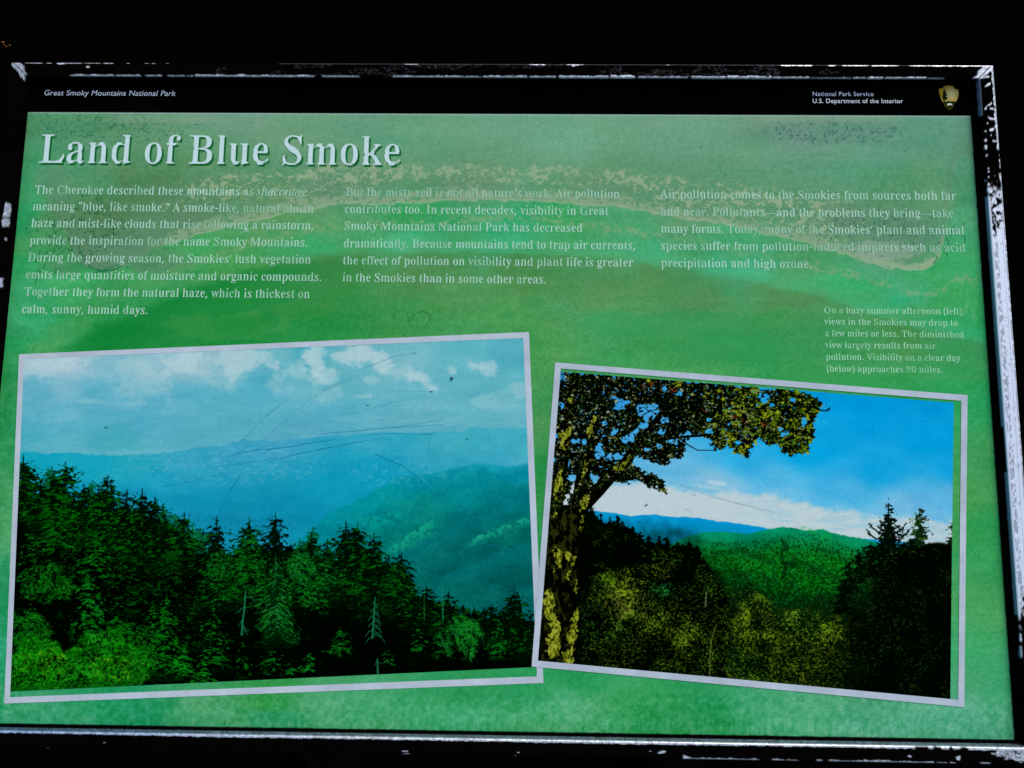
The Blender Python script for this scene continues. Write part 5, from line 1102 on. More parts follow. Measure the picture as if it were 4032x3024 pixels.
    for x, y, rx, ry in [(1110, 490, 110, 85), (1075, 610, 60, 34), (830, 890, 110, 44), (690, 850, 50, 60), (1640, 660, 50, 26), (1440, 690, 60, 44), (1330, 740, 70, 40), (1250, 560, 50, 40), (870, 430, 60, 60), (920, 410, 60, 22), (360, 180, 34, 40), (355, 430, 40, 30),
                         (460, 1180, 26, 90), (640, 1070, 40, 50), (450, 1070, 50, 34), (560, 760, 40, 40), (470, 740, 50, 30), (380, 760, 40, 24), (740, 590, 40, 26), (960, 720, 60, 40), (900, 740, 40, 34), (1230, 660, 40, 30), (690, 800, 40, 40), (1390, 330, 30, 30), (1250, 290, 30, 24),
                         (1820, 640, 40, 24), (1890, 760, 40, 20), (2130, 370, 60, 50), (1640, 560, 40, 16), (800, 370, 40, 26), (400, 930, 30, 60), (1010, 660, 40, 30), (1180, 560, 40, 40), (2180, 420, 30, 30), (820, 660, 50, 30), (1100, 820, 30, 20), (1210, 790, 30, 24)]:
        q = ((X - (2050 + x * .4521)) / (rx * .4521)) ** 2 + ((Y - (1400 + y * .4521)) / (ry * .4521)) ** 2
        hole = np.maximum(hole, 1.25 - q)
    for x, y, rx, ry in [(300, 590, 30, 60), (130, 680, 50, 30), (200, 380, 30, 20), (100, 640, 26, 20)]:
        q = ((X - (3030 + x * .453)) / (rx * .453)) ** 2 + ((Y - (1400 + y * .453)) / (ry * .453)) ** 2
        hole = np.maximum(hole, 1.25 - q)
    nz = fbm(X / 11, Y / 11, 93, 3, .6)
    open_ = (hole + (nz - .5) * 2.2) > .60
    tiny = (fbm(X / 10, Y / 8, 94, 3, .6) > .72) & (fbm(X / 80, Y / 80, 99, 2) > .42)
    cv.blend((inside & open_ & (Y < 1900)) * .35, (60, 150, 205))
    cv.blend(inside & ~open_ & ~(tiny & (X < 2950)), (1, 4, 0))
    cv.blend(inside & tiny & (X < 2950) & ~open_, (96, 130, 120))
    bark, moss = (2, 3, 0), (134, 138, 32)
    # limbs and trunk
    for p, a, b2 in [(z5([(500, 1700), (500, 1330), (540, 1050), (600, 850), (650, 560), (760, 420)]), 70, 22), (z5([(560, 1290), (680, 1170), (800, 1040), (920, 920), (1010, 800), (1130, 640), (1250, 470), (1400, 380)]), 58, 16),
                     (z5([(300, 2000), (310, 1300), (370, 900), (400, 560), (470, 180)]), 60, 34), (z5([(1080, 770), (1250, 725), (1450, 705), (1660, 695)]), 14, 8), (z5([(640, 910), (760, 930), (880, 910)]), 12, 8),
                     (z5([(920, 970), (1050, 1030), (1180, 1110), (1260, 1190)]), 6, 3), (z5([(880, 1010), (960, 1060), (1040, 1090), (1150, 1150)]), 6, 3), (z5([(1400, 730), (1460, 780), (1540, 825), (1680, 825)]), 6, 3), (z5([(1300, 560), (1700, 480), (2100, 600), (2212, 640)]), 10, 5),
                     (z5([(1080, 450), (1110, 480), (1190, 470)]), 4, 3), (z5([(1060, 520), (1130, 480), (1190, 520)]), 4, 3)]:
        cv.line(p, a, b2, bark, 1)
    cv.blend(sstep(0, 6, Y - 1985) * sstep(2292, 2276, X + (Y - 2000) * .03 + wb * .4) * (Y < 2620), (1, 3, 0))
    # light catching the leaves: broken flecks, dense and yellow to the right, sparse on the shaded left
    lf1, lf2 = fbm(X / 7.5, Y / 6.5, 191, 4, .66), fbm(X / 6.2, Y / 5.8, 197, 4, .66)
    pt = fbm(X / 75, Y / 60, 193, 3)
    rgt_ = sstep(2700, 2950, X + (pt - .5) * 260)
    body_ = inside & ~open_
    def fleck(n, th, col, a):
        cv.blend(body_ * sstep(th, th + .035, n) * a, col)
    fleck(lf1, .575 + .16 * (1 - rgt_) - .10 * (pt - .5) * 2, (52, 84, 6), .9)
    fleck(lf1, .618 + .15 * (1 - rgt_) - .10 * (pt - .5) * 2, (92, 122, 6), .95)
    fleck(lf2, .628 + .15 * (1 - rgt_) - .10 * (pt - .5) * 2, (134, 152, 10), .9)
    fleck(lf2, .70 + .02 * (1 - rgt_), (150, 164, 116), .8)
    fleck(fbm(X / 9, Y / 8, 203, 3, .6), .735, (44, 110, 60), .6 )
    # leaves
    cols_l = [(1, 4, 0)] * 20 + [(50, 56, 12), (96, 100, 40), (150, 160, 120), (34, 60, 10)]
    cols_r = [(1, 4, 0)] * 34 + [(96, 124, 8), (128, 142, 10), (60, 92, 8), (150, 160, 16), (110, 130, 60), (36, 80, 12), (80, 112, 6)]
    pcr = np.array(crown)
    x0, y0, x1, y1 = pcr[:, 0].min(), pcr[:, 1].min(), pcr[:, 0].max(), pcr[:, 1].max()
    hits = 0
    while hits < 3000:
        px, py = rnd.uniform(x0, x1), rnd.uniform(y0, y1)
        q = cv.to([(px, py)])[0]
        j, i = int(q[0]), int(q[1])
        if not (0 <= j < cv.w and 0 <= i < cv.h) or not inside[i, j]:
            continue
        hits += 1
        rgt = rnd.random() < min(1, max(0, (px - 2760) / 160.0))
        if open_[i, j] and rnd.random() < .72:
            continue
        s = rnd.uniform(4, 13) * (1.1 if rgt else .8)
        t = rnd.uniform(0, 6.283)
        pts = []
        for k in range(10):
            rr = s * (1.0 if k % 2 == 0 else .45) * rnd.uniform(.7, 1.1)
            pts.append((px + math.cos(t + k * .628) * rr, py + math.sin(t + k * .628) * rr * .8))
        cv.poly(pts, jit(rnd.choice(cols_r if rgt else cols_l), 16), .95)
    for x, y, n in [(1150, 240, 8), (1320, 310, 10), (1080, 270, 6), (1870, 540, 6), (1950, 570, 6), (2120, 590, 7), (440, 390, 4), (1590, 475, 4)]:
        leaf_cluster(cv, 2050 + x * .4521, 1400 + y * .4521, 18, 12, [(140, 60, 18), (110, 46, 14)], n, rnd, (3, 7))
    for x, y, rx, ry, n in [(1370, 240, 30, 22, 26), (1110, 215, 12, 10, 10), (2030, 300, 20, 16, 16), (2140, 520, 40, 40, 40), (1930, 830, 22, 36, 30), (1830, 720, 26, 40, 24), (2050, 760, 14, 20, 14), (1900, 500, 30, 22, 20), (1610, 360, 12, 10, 6), (1690, 600, 14, 12, 8), (1240, 1170, 14, 14, 8)]:
        leaf_cluster(cv, 2050 + x * .4521, 1400 + y * .4521, rx * .6, ry * .6, [(132, 150, 10), (100, 126, 10), (150, 160, 30)], n, rnd, (3, 7))
    for x, y, rx, ry, n in [(230, 740, 24, 24, 14), (50, 520, 40, 30, 22), (360, 740, 16, 24, 14), (350, 620, 20, 22, 12), (200, 590, 40, 40, 30), (240, 320, 20, 14, 14), (380, 480, 16, 14, 10), (100, 780, 20, 14, 8), (300, 820, 16, 14, 10)]:
        leaf_cluster(cv, 3030 + x * .453, 1400 + y * .453, rx * .6, ry * .6, [(128, 146, 10), (100, 130, 12), (70, 112, 10)], n, rnd, (3, 7))
    for p in [z6([(520, 462), (480, 482), (430, 470)]), z6([(455, 405), (425, 400)])]:
        cv.line(p, 5, 6, (4, 14, 6), 1)
    leaf_cluster(cv, 3262, 1612, 8, 8, [(6, 16, 8)], 5, rnd, (4, 7))
    for _ in range(26):                       # pale twigs catching light
        x, y = rnd.uniform(2650, 3180), rnd.uniform(1600, 1740)
        t = rnd.uniform(.2, .8)
        L = rnd.uniform(14, 46)
        cv.line([(x, y), (x + math.cos(t) * L, y + math.sin(t) * L)], 3, 2, (150, 156, 110), .6)
    # mossy sunlit bark
    tr_ = (Y > 1990) * sstep(2284, 2270, X + (Y - 2000) * .03 + wb * .3)
    cv.blend(tr_ * sstep(.50, .62, fbm(X / 11, Y / 22, 98, 4, .62)) * .75, (44, 52, 10))
    def mossy(pts, a):
        p = np.array(pts)
        lo, hi = p.min(0) - 8, p.max(0) + 8
        sel = (X > lo[0]) & (X < hi[0]) & (Y > lo[1]) & (Y < hi[1])
        r1 = (fbm(X / 9, Y / 15, 95, 3, .62) - .5)
        m = np.zeros(X.shape, bool)
        m[sel] = in_poly(X[sel] + r1[sel] * 34, Y[sel] + r1[sel] * 18, pts)
        v = fbm(X / 7, Y / 12, 96, 3, .6)
        cv.blend(m * sstep(.30, .40, v) * a, (104, 114, 16))
        cv.blend(m * sstep(.5, .62, v) * a, (148, 156, 50))
    for pts in [z7([(215, 560), (235, 560), (285, 640), (270, 740), (300, 780), (325, 900), (328, 1020), (290, 1110), (225, 1120), (220, 980), (260, 900), (200, 760), (180, 690)]),
                z7([(335, 1160), (340, 1080), (390, 1020), (360, 930), (400, 900), (420, 830), (455, 700), (465, 760), (455, 930), (430, 1080), (420, 1165)]),
                z7([(270, 250), (290, 190), (305, 230), (335, 250), (325, 370), (305, 390)]), z7([(350, 255), (380, 245), (420, 280), (415, 310), (385, 340)]), z7([(430, 290), (460, 290), (435, 370), (415, 375)]), z7([(370, 480), (400, 400), (412, 420), (385, 480)]),
                z7([(445, 470), (460, 480), (450, 600), (440, 580)]), z7([(275, 420), (290, 390), (300, 430), (285, 440)]),
                z5([(335, 680), (400, 650), (430, 600), (445, 600), (430, 700), (390, 720), (385, 820), (350, 820)]), z5([(300, 1100), (340, 1020), (372, 970), (360, 1080), (340, 1190), (295, 1200)]), z5([(300, 1210), (325, 1210), (320, 1260), (300, 1260)]), z5([(270, 1400), (300, 1360), (320, 1370), (300, 1420)]),
                z5([(820, 990), (880, 940), (920, 930), (960, 860), (970, 880), (910, 970), (860, 1020)]), z5([(520, 1330), (540, 1240), (590, 1220), (600, 1250), (550, 1330), (500, 1370)]), z5([(590, 650), (640, 520), (655, 530), (610, 700), (600, 730)]), z5([(535, 1100), (540, 1000), (575, 910), (582, 930), (550, 1050)]),
                z5([(420, 380), (460, 365), (440, 410), (422, 415)]), z5([(510, 1530), (545, 1390), (552, 1410), (520, 1530)])]:
        mossy(pts, .95)
    # bare print edges and wear
    c = cv.c
    c += ((fbm(X / 6, Y / 6, 97, 2) - .5) * 10 * sstep(60, 140, c.mean(-1)))[..., None]
    scratch2 = lambda p, w0, w1, col, a: scratch(cv, p, (w0 + w1) * .4, col, a, rnd)
    scratch2(z5([(1260, 1090), (1400, 1130), (1550, 1185), (1700, 1240), (1900, 1290), (2100, 1340), (2212, 1365)]), 3.5, 4, (120, 132, 136), .75)
    scratch2(z5([(1420, 1330), (1500, 1368)]), 4, 3, (120, 134, 138), .6)
    scratch2(z6([(0, 1085), (120, 1030), (300, 975)]), 3, 3, (10, 120, 180), .5)
    scratch2(z6([(672, 1055), (690, 1115)]), 3, 3, (10, 110, 170), .5)
    cv.line(z5([(1085, 1308), (1105, 1300)]), 7, 5, (70, 88, 90), .9)
    cv.line(z5([(1505, 1213), (1520, 1217)]), 4, 3, (90, 110, 112), .8)
    cv.line([(3500, 1962), (3499, 1966)], 4, 4, (10, 60, 90), .8)
    return cv


# ------------------------------------------------------------------ the sign
def prop(o, label=None, cat=None, group=None, kind=None):
    for k, v in (('label', label), ('category', cat), ('group', group), ('kind', kind)):
        if v:
            o[k] = v
    return o


sign = bpy.data.objects.new('information_sign', None)
sign.empty_display_size = .2
COL.objects.link(sign)
BASE = Vector((0.0, 0.25, 0.0))
sign.location = BASE
prop(sign, 'weathered green interpretive panel with two mountain photographs in a chipped dark metal frame', 'sign')
LOCAL = Matrix.Translation(-BASE) @ PANEL

m_print = mat_print('printed_panel', .8, 0.0, .10)
m_photo = mat_print('printed_photo', .8, 0.0, .07)
panel = link('panel', print_sheet('panel', paint_background(), 0.0, m_print, thick=.006), sign, LOCAL)

hazy = link('photo_print', print_sheet('photo_print', paint_hazy(), .00012, m_photo), sign, LOCAL)
hazy['label'] = 'hazy blue ridges behind a dark spruce wood'
clear = link('photo_print', print_sheet('photo_print', paint_clear(), .00030, m_photo), sign, LOCAL)
clear['label'] = 'clear blue sky behind a black maple and green hills'

m_border = mat('white_ink_border', tuple(ink((172, 186, 203))), .8, 0.0, noise=.20, nscale=24)
m_border2 = mat('white_ink_border_worn', tuple(ink((169, 183, 201))), .8, 0.0, noise=.22, nscale=30)


def ring(outer, inner, z):
    o = [P(*p)[:2] for p in outer]
    i = [P(*p)[:2] for p in inner]
    v = [(*q, z) for q in o + i]
    return np.array(v), [[k, (k + 1) % 4, 4 + (k + 1) % 4, 4 + k][::-1] for k in range(4)]


v, q = ring([(75.6, 1395), (2083, 1307), (2140, 2689), (17, 2770)], [(95, 1413), (2060, 1331), (2114, 2663), (40, 2745)], .00020)
link('white_border', raw_mesh('white_border', v, q, m_border), hazy)
v, q = ring([(2186, 1427), (3809, 1556), (3796, 2784), (2093, 2624)], [(2208, 1451), (3784, 1578), (3772, 2755), (2118, 2601)], .00040)
link('white_border', raw_mesh('white_border', v, q, m_border2), clear)

# ------------------------------------------------------------------ lettering
m_title = mat('white_title_lettering', tuple(ink((182, 210, 216))), .8, 0.0, noise=.10, nscale=120)
m_shade = mat('green_title_shadow', tuple(ink((14, 100, 44))), .8, 0.0, noise=.25, nscale=100)
m_head = mat('white_header_lettering', tuple(ink((222, 226, 240))), .8, 0.0, noise=.15, nscale=400)
CAPU = max(GLYPH['body']['L' if 'L' in GLYPH['body'] else 'T'][1][1::2])

tl = text_loops('Land of Blue Smoke', (149, 641), (1579, 650), 111, 'title', track=4)
title = link('title', flat_shape('title', tl, .00024, m_title), sign, LOCAL)
off = P(156, 650)[:2] - P(149, 642)[:2]
link('title_shadow', flat_shape('title_shadow', [l + off for l in tl], .00012, m_shade), title)

FRONT = [(150, 760), (300, 1010), (420, 1075), (600, 985), (760, 932), (900, 890), (1080, 852), (1240, 822), (1350, 800), (1700, 797), (1900, 785), (2250, 803), (2600, 842), (2850, 884), (3100, 938), (3350, 1008), (3560, 1064), (3700, 1010)]
m_letters = mat_print('faded_lettering_ink', .8, 0.0, .12)


def fade_ink(me, col, base):
    """weathered ink: thinner where the chalky stains cross it"""
    n = len(me.vertices)
    co = np.empty(n * 3, np.float32)
    me.vertices.foreach_get('co', co)
    co = co.reshape(-1, 3)
    q = proj(co)
    X, Y = q[:, 0], q[:, 1]
    fy = np.interp(X, *zip(*FRONT))
    f = .05 + .24 * np.exp(-((Y - fy + 26) / 40) ** 2) * (X > 560) + .26 * sstep(.46, .70, fbm(X / 60, Y / 40, 170, 4)) + .12 * (fbm(X / 12, Y / 12, 176, 2) - .5)
    f = np.clip(f, 0, .46)[:, None]
    c = np.ones((n, 4), np.float32)
    c[:, :3] = ink(np.array(col) * (1 - f) + np.array(base) * f)
    at = me.color_attributes.new('ink', 'FLOAT_COLOR', 'POINT')
    at.data.foreach_set('color', c.ravel())
    return me


COLS = [
    [('The Cherokee described these mountains as *shaconage*', (135.5, 763), (1211.5, 772)),
     ('meaning “blue, like smoke.” A smoke-like, natural bluish', (127, 828), (1236, 838)),
     ('haze and mist-like clouds that rise following a rainstorm,', (121, 894), (1236, 904)),
     ('provide the inspiration for the name Smoky Mountains.', (115, 962), (1213, 971)),
     ('During the growing season, the Smokies’ lush vegetation', (108, 1029), (1225, 1038)),
     ('emits large quantities of moisture and organic compounds.', (99.5, 1097), (1268, 1107)),
     ('Together they form the natural haze, which is thickest on', (95, 1164), (1221, 1174)),
     ('calm, sunny, humid days.', (84, 1233), (583, 1237))],
    [('But the misty veil is not all nature’s work. Air pollution', (1361, 772), (2440.6, 780)),
     ('contributes too. In recent decades, visibility in Great', (1356, 839), (2396.7, 847)),
     ('Smoky Mountains National Park has decreased', (1353, 905.6), (2294.7, 913.6)),
     ('dramatically. Because mountains tend to trap air currents,', (1351, 974), (2503.5, 982.5)),
     ('the effect of pollution on visibility and plant life is greater', (1348, 1041), (2493, 1050)),
     ('in the Smokies than in some other areas.', (1347, 1108), (2152.5, 1117))],
    [('Air pollution comes to the Smokies from sources both far', (2600, 781), (3765, 787.5)),
     ('and near. Pollutants—and the problems they bring—take', (2601, 849), (3756, 856.5)),
     ('many forms. Today, many of the Smokies’ plant and animal', (2601, 916.5), (3798.5, 923)),
     ('species suffer from pollution-induced impacts such as acid', (2601, 983), (3803, 992)),
     ('precipitation and high ozone.', (2602, 1051), (3198, 1056))],
]
for block in COLS:
    lp = []
    for t, a, b in block:
        lp += text_loops(t, a, b, 33, 'body')
    link('paragraph', fade_ink(flat_shape('paragraph', lp, .00014, m_letters), (166, 207, 195), (96, 158, 116)), sign, LOCAL)
lp = []
for t, a, b in [('On a hazy summer afternoon (left),', (3243.5, 1233.6), (3798.5, 1238.5)), ('views in the Smokies may drop to', (3245, 1278), (3772, 1284)), ('a few miles or less. The diminished', (3247, 1324), (3796.5, 1330)),
                ('view largely results from air', (3248.5, 1370), (3685.5, 1374.5)), ('pollution. Visibility on a clear day', (3251.5, 1416.5), (3782, 1422.5)), ('(below) approaches 90 miles.', (3254.5, 1464), (3713, 1468.5))]:
    lp += text_loops(t, a, b, 25, 'body')
link('caption', fade_ink(flat_shape('caption', lp, .00014, m_letters), (156, 212, 182), (70, 160, 92)), sign, LOCAL)

# black header strip with the sans lettering and the arrowhead emblem
m_black = mat('black_header', (.0012, .0012, .0013), .8, 0.0, noise=.4, nscale=40)
hv = np.array([(-.004, .5455, .0004), (.889, .5455, .0004), (.889, .5805, .0004), (-.004, .5805, .0004)])
header = link('header_band', raw_mesh('header_band', hv, [[0, 1, 2, 3]], m_black), sign, LOCAL)


def sans(name, text, start, end, cap, z, parent, slant=0.0, spacing=1.06):
    cu = bpy.data.curves.new(name, 'FONT')
    cu.body = text
    cu.space_character = spacing
    cu.offset = 0.0
    ob = bpy.data.objects.new(name, cu)
    COL.objects.link(ob)
    me = bpy.data.meshes.new_from_object(ob.evaluated_get(bpy.context.evaluated_depsgraph_get()))
    bpy.data.objects.remove(ob)
    bpy.data.curves.remove(cu)
    co = np.empty(len(me.vertices) * 3, np.float32)
    me.vertices.foreach_get('co', co)
    co = co.reshape(-1, 3)
    A, B = P(*start)[:2], P(*end)[:2]
    caph = np.linalg.norm(P(start[0], start[1] - cap)[:2] - A)
    co[:, 0] -= co[:, 0].min()
    sy = caph / .73
    sx = np.linalg.norm(B - A) / co[:, 0].max()
    d = (B - A) / np.linalg.norm(B - A)
    up = np.array([-d[1], d[0]])
    yy = co[:, 1] * sy
    xy = A + np.outer(co[:, 0] * sx + yy * slant, d) + np.outer(yy, up)
    co[:, :2] = xy
    co[:, 2] = z
    me.vertices.foreach_set('co', co.ravel())
    me.materials.clear()
    me.materials.append(m_head)
    me.update()
    return link(name, me, parent)


sans('park_name', 'Great Smoky Mountains National Park', (175, 376.5), (692, 379), 21.5, .0008, header, slant=.14, spacing=1.04)
ag = sans('agency_name', 'National Park Service', (3199.5, 379.3), (3438, 379.8), 17.5, .0008, header)
sans('department_name', 'U.S. Department of the Interior', (3199.5, 407), (3554, 407.6), 18.0, .0008, header)


def zE(p):
    return [P(3140 + x * .3165, 300 + y * .3165)[:2] for x, y in p]


def smooth_loop(p, n=3):
    p = np.array(p, float)
    for _ in range(n):
        p = np.stack([p * .75 + np.roll(p, -1, 0) * .25, p * .25 + np.roll(p, -1, 0) * .75], 1).reshape(-1, 2)
    return p


ARROW = [(1752, 165), (1775, 157), (1800, 162), (1804, 140), (1840, 125), (1880, 121), (1920, 128), (1944, 142), (1938, 156), (1960, 168), (1992, 168), (2001, 195), (1996, 250), (1976, 310), (1946, 365), (1910, 408), (1890, 421), (1865, 412), (1830, 372), (1790, 312), (1766, 245), (1756, 195)]
m_gold = bpy.data.materials.new('gold_emblem')
m_gold.use_nodes = True
nt = m_gold.node_tree
bs = nt.nodes['Principled BSDF']
bs.inputs['Roughness'].default_value = .8
bs.inputs['Specular IOR Level'].default_value = 0
tcn = nt.nodes.new('ShaderNodeTexCoord')
ctr = P(3140 + 1905 * .3165, 300 + 235 * .3165)
dn = nt.nodes.new('ShaderNodeVectorMath')
dn.operation = 'DISTANCE'
dn.inputs[1].default_value = (ctr[0], ctr[1], .0008)
nz_ = nt.nodes.new('ShaderNodeTexNoise')
nz_.inputs['Scale'].default_value = 420
mr = nt.nodes.new('ShaderNodeMapRange')
mr.inputs['From Min'].default_value, mr.inputs['From Max'].default_value = .001, .0085
ad = nt.nodes.new('ShaderNodeMath')
ad.operation = 'MULTIPLY_ADD'
ad.inputs[1].default_value = .4
cr = nt.nodes.new('ShaderNodeValToRGB')
cr.color_ramp.elements[0].color = (*ink((206, 192, 136)), 1)
cr.color_ramp.elements[1].color = (*ink((158, 130, 34)), 1)
nt.links.new(tcn.outputs['Object'], dn.inputs[0])
nt.links.new(tcn.outputs['Object'], nz_.inputs['Vector'])
nt.links.new(dn.outputs['Value'], mr.inputs['Value'])
nt.links.new(nz_.outputs['Fac'], ad.inputs[0])
nt.links.new(mr.outputs[0], ad.inputs[2])
sb = nt.nodes.new('ShaderNodeMath')
sb.operation = 'SUBTRACT'
sb.inputs[1].default_value = .2
nt.links.new(ad.outputs[0], sb.inputs[0])
nt.links.new(sb.outputs[0], cr.inputs['Fac'])
nt.links.new(cr.outputs['Color'], bs.inputs['Base Color'])
m_dark = mat('dark_green_emblem', tuple(ink((26, 40, 16))), .8, 0.0, noise=.5, nscale=500)
m_bison = mat('white_emblem', tuple(ink((178, 190, 172))), .8, 0.0)
arrow = smooth_loop(zE(ARROW), 1)
emblem = link('emblem', flat_shape('emblem', [arrow], .0008, m_gold), header)


def add_shape(o, loops, z, material):
    """append another flat shape to an existing mesh part"""
    import bmesh
    me2 = flat_shape('tmp', loops, z, material)
    bm = bmesh.new()
    bm.from_mesh(o.data)
    n0 = len(bm.faces)
    bm.from_mesh(me2)
    bm.faces.ensure_lookup_table()
    o.data.materials.append(material)
    k = len(o.data.materials) - 1
    for f in bm.faces[n0:]:
        f.material_index = k
    bm.to_mesh(o.data)
    bm.free()
    bpy.data.meshes.remove(me2)


ground_l = [(1800, 330), (1850, 322), (1900, 318), (1940, 330), (1966, 333), (1946, 363), (1910, 403), (1890, 416), (1866, 407), (1834, 368)]
tree_l = [(1808, 335), (1822, 332), (1826, 296), (1852, 294), (1862, 276), (1846, 262), (1830, 262), (1852, 246), (1856, 230), (1838, 226), (1846, 208), (1838, 196), (1828, 190), (1826, 174), (1814, 172), (1806, 182), (1812, 196), (1800, 206), (1806, 222), (1796, 232), (1804, 246), (1794, 262), (1800, 276), (1796, 288), (1814, 296)]
far_l = [(1846, 326), (1866, 320), (1872, 306), (1880, 318), (1900, 322), (1920, 316), (1950, 322), (1972, 318), (1966, 332), (1900, 334)]
bison_l = [(1852, 362), (1858, 348), (1876, 344), (1896, 346), (1914, 352), (1918, 366), (1908, 376), (1902, 366), (1884, 368), (1878, 378), (1868, 372), (1858, 374)]
add_shape(emblem, [zE(ground_l)], .0010, m_dark)
add_shape(emblem, [zE(tree_l)], .0011, m_dark)
add_shape(emblem, [zE(far_l)], .00105, m_dark)
add_shape(emblem, [zE(bison_l)], .0013, m_bison)

# ------------------------------------------------------------------ frame rails with flaked paint
m_rail = mat_print('flaked_frame_paint', .42, 0.0, .10, wear=True)
XI0, XI1, YI0, YI1 = .0045, .8838, -.0030, .5757       # inner edge of the frame
RW, RH = .0134, .0100                                   # rail width, height over the print


def f_(o, f):
    return lambda pts: [(o[0] + x * f, o[1] + y * f) for x, y in pts]


q1, q2, q3 = f_((0, 100), .6103), f_((1350, 100), .6103), f_((2680, 100), .6112)
q4, q5 = f_((3600, 200), .5427), f_((3700, 1000), .5425)
qL, qB1, qB2, qB3 = f_((0, 150), .6329), f_((0, 2700), .633), f_((1300, 2700), .633), f_((2632, 2700), .633)


def blob(X, Y, x, y, rx, ry=None, s=0):
    ry = ry or rx
    return ((X - x) / rx) ** 2 + ((Y - y) / ry) ** 2 + (fbm(X / 5, Y / 5, 130 + s, 2) - .5) * 1.2 < 1


def chipped(X, Y, pts, amp=8, s=0):
    r = fbm(X / 9, Y / 9, 140 + s, 3) - .5
    r2 = fbm(X / 9, Y / 9, 150 + s, 3) - .5
    return in_poly(X + r * amp, Y + r2 * amp, pts)


def spans(v, lst, soft=6):
    m = np.zeros_like(v)
    for a, b, t in lst:
        m = np.maximum(m, np.clip(np.minimum(v - a, b - v) / soft, 0, 1) * t)
    return m


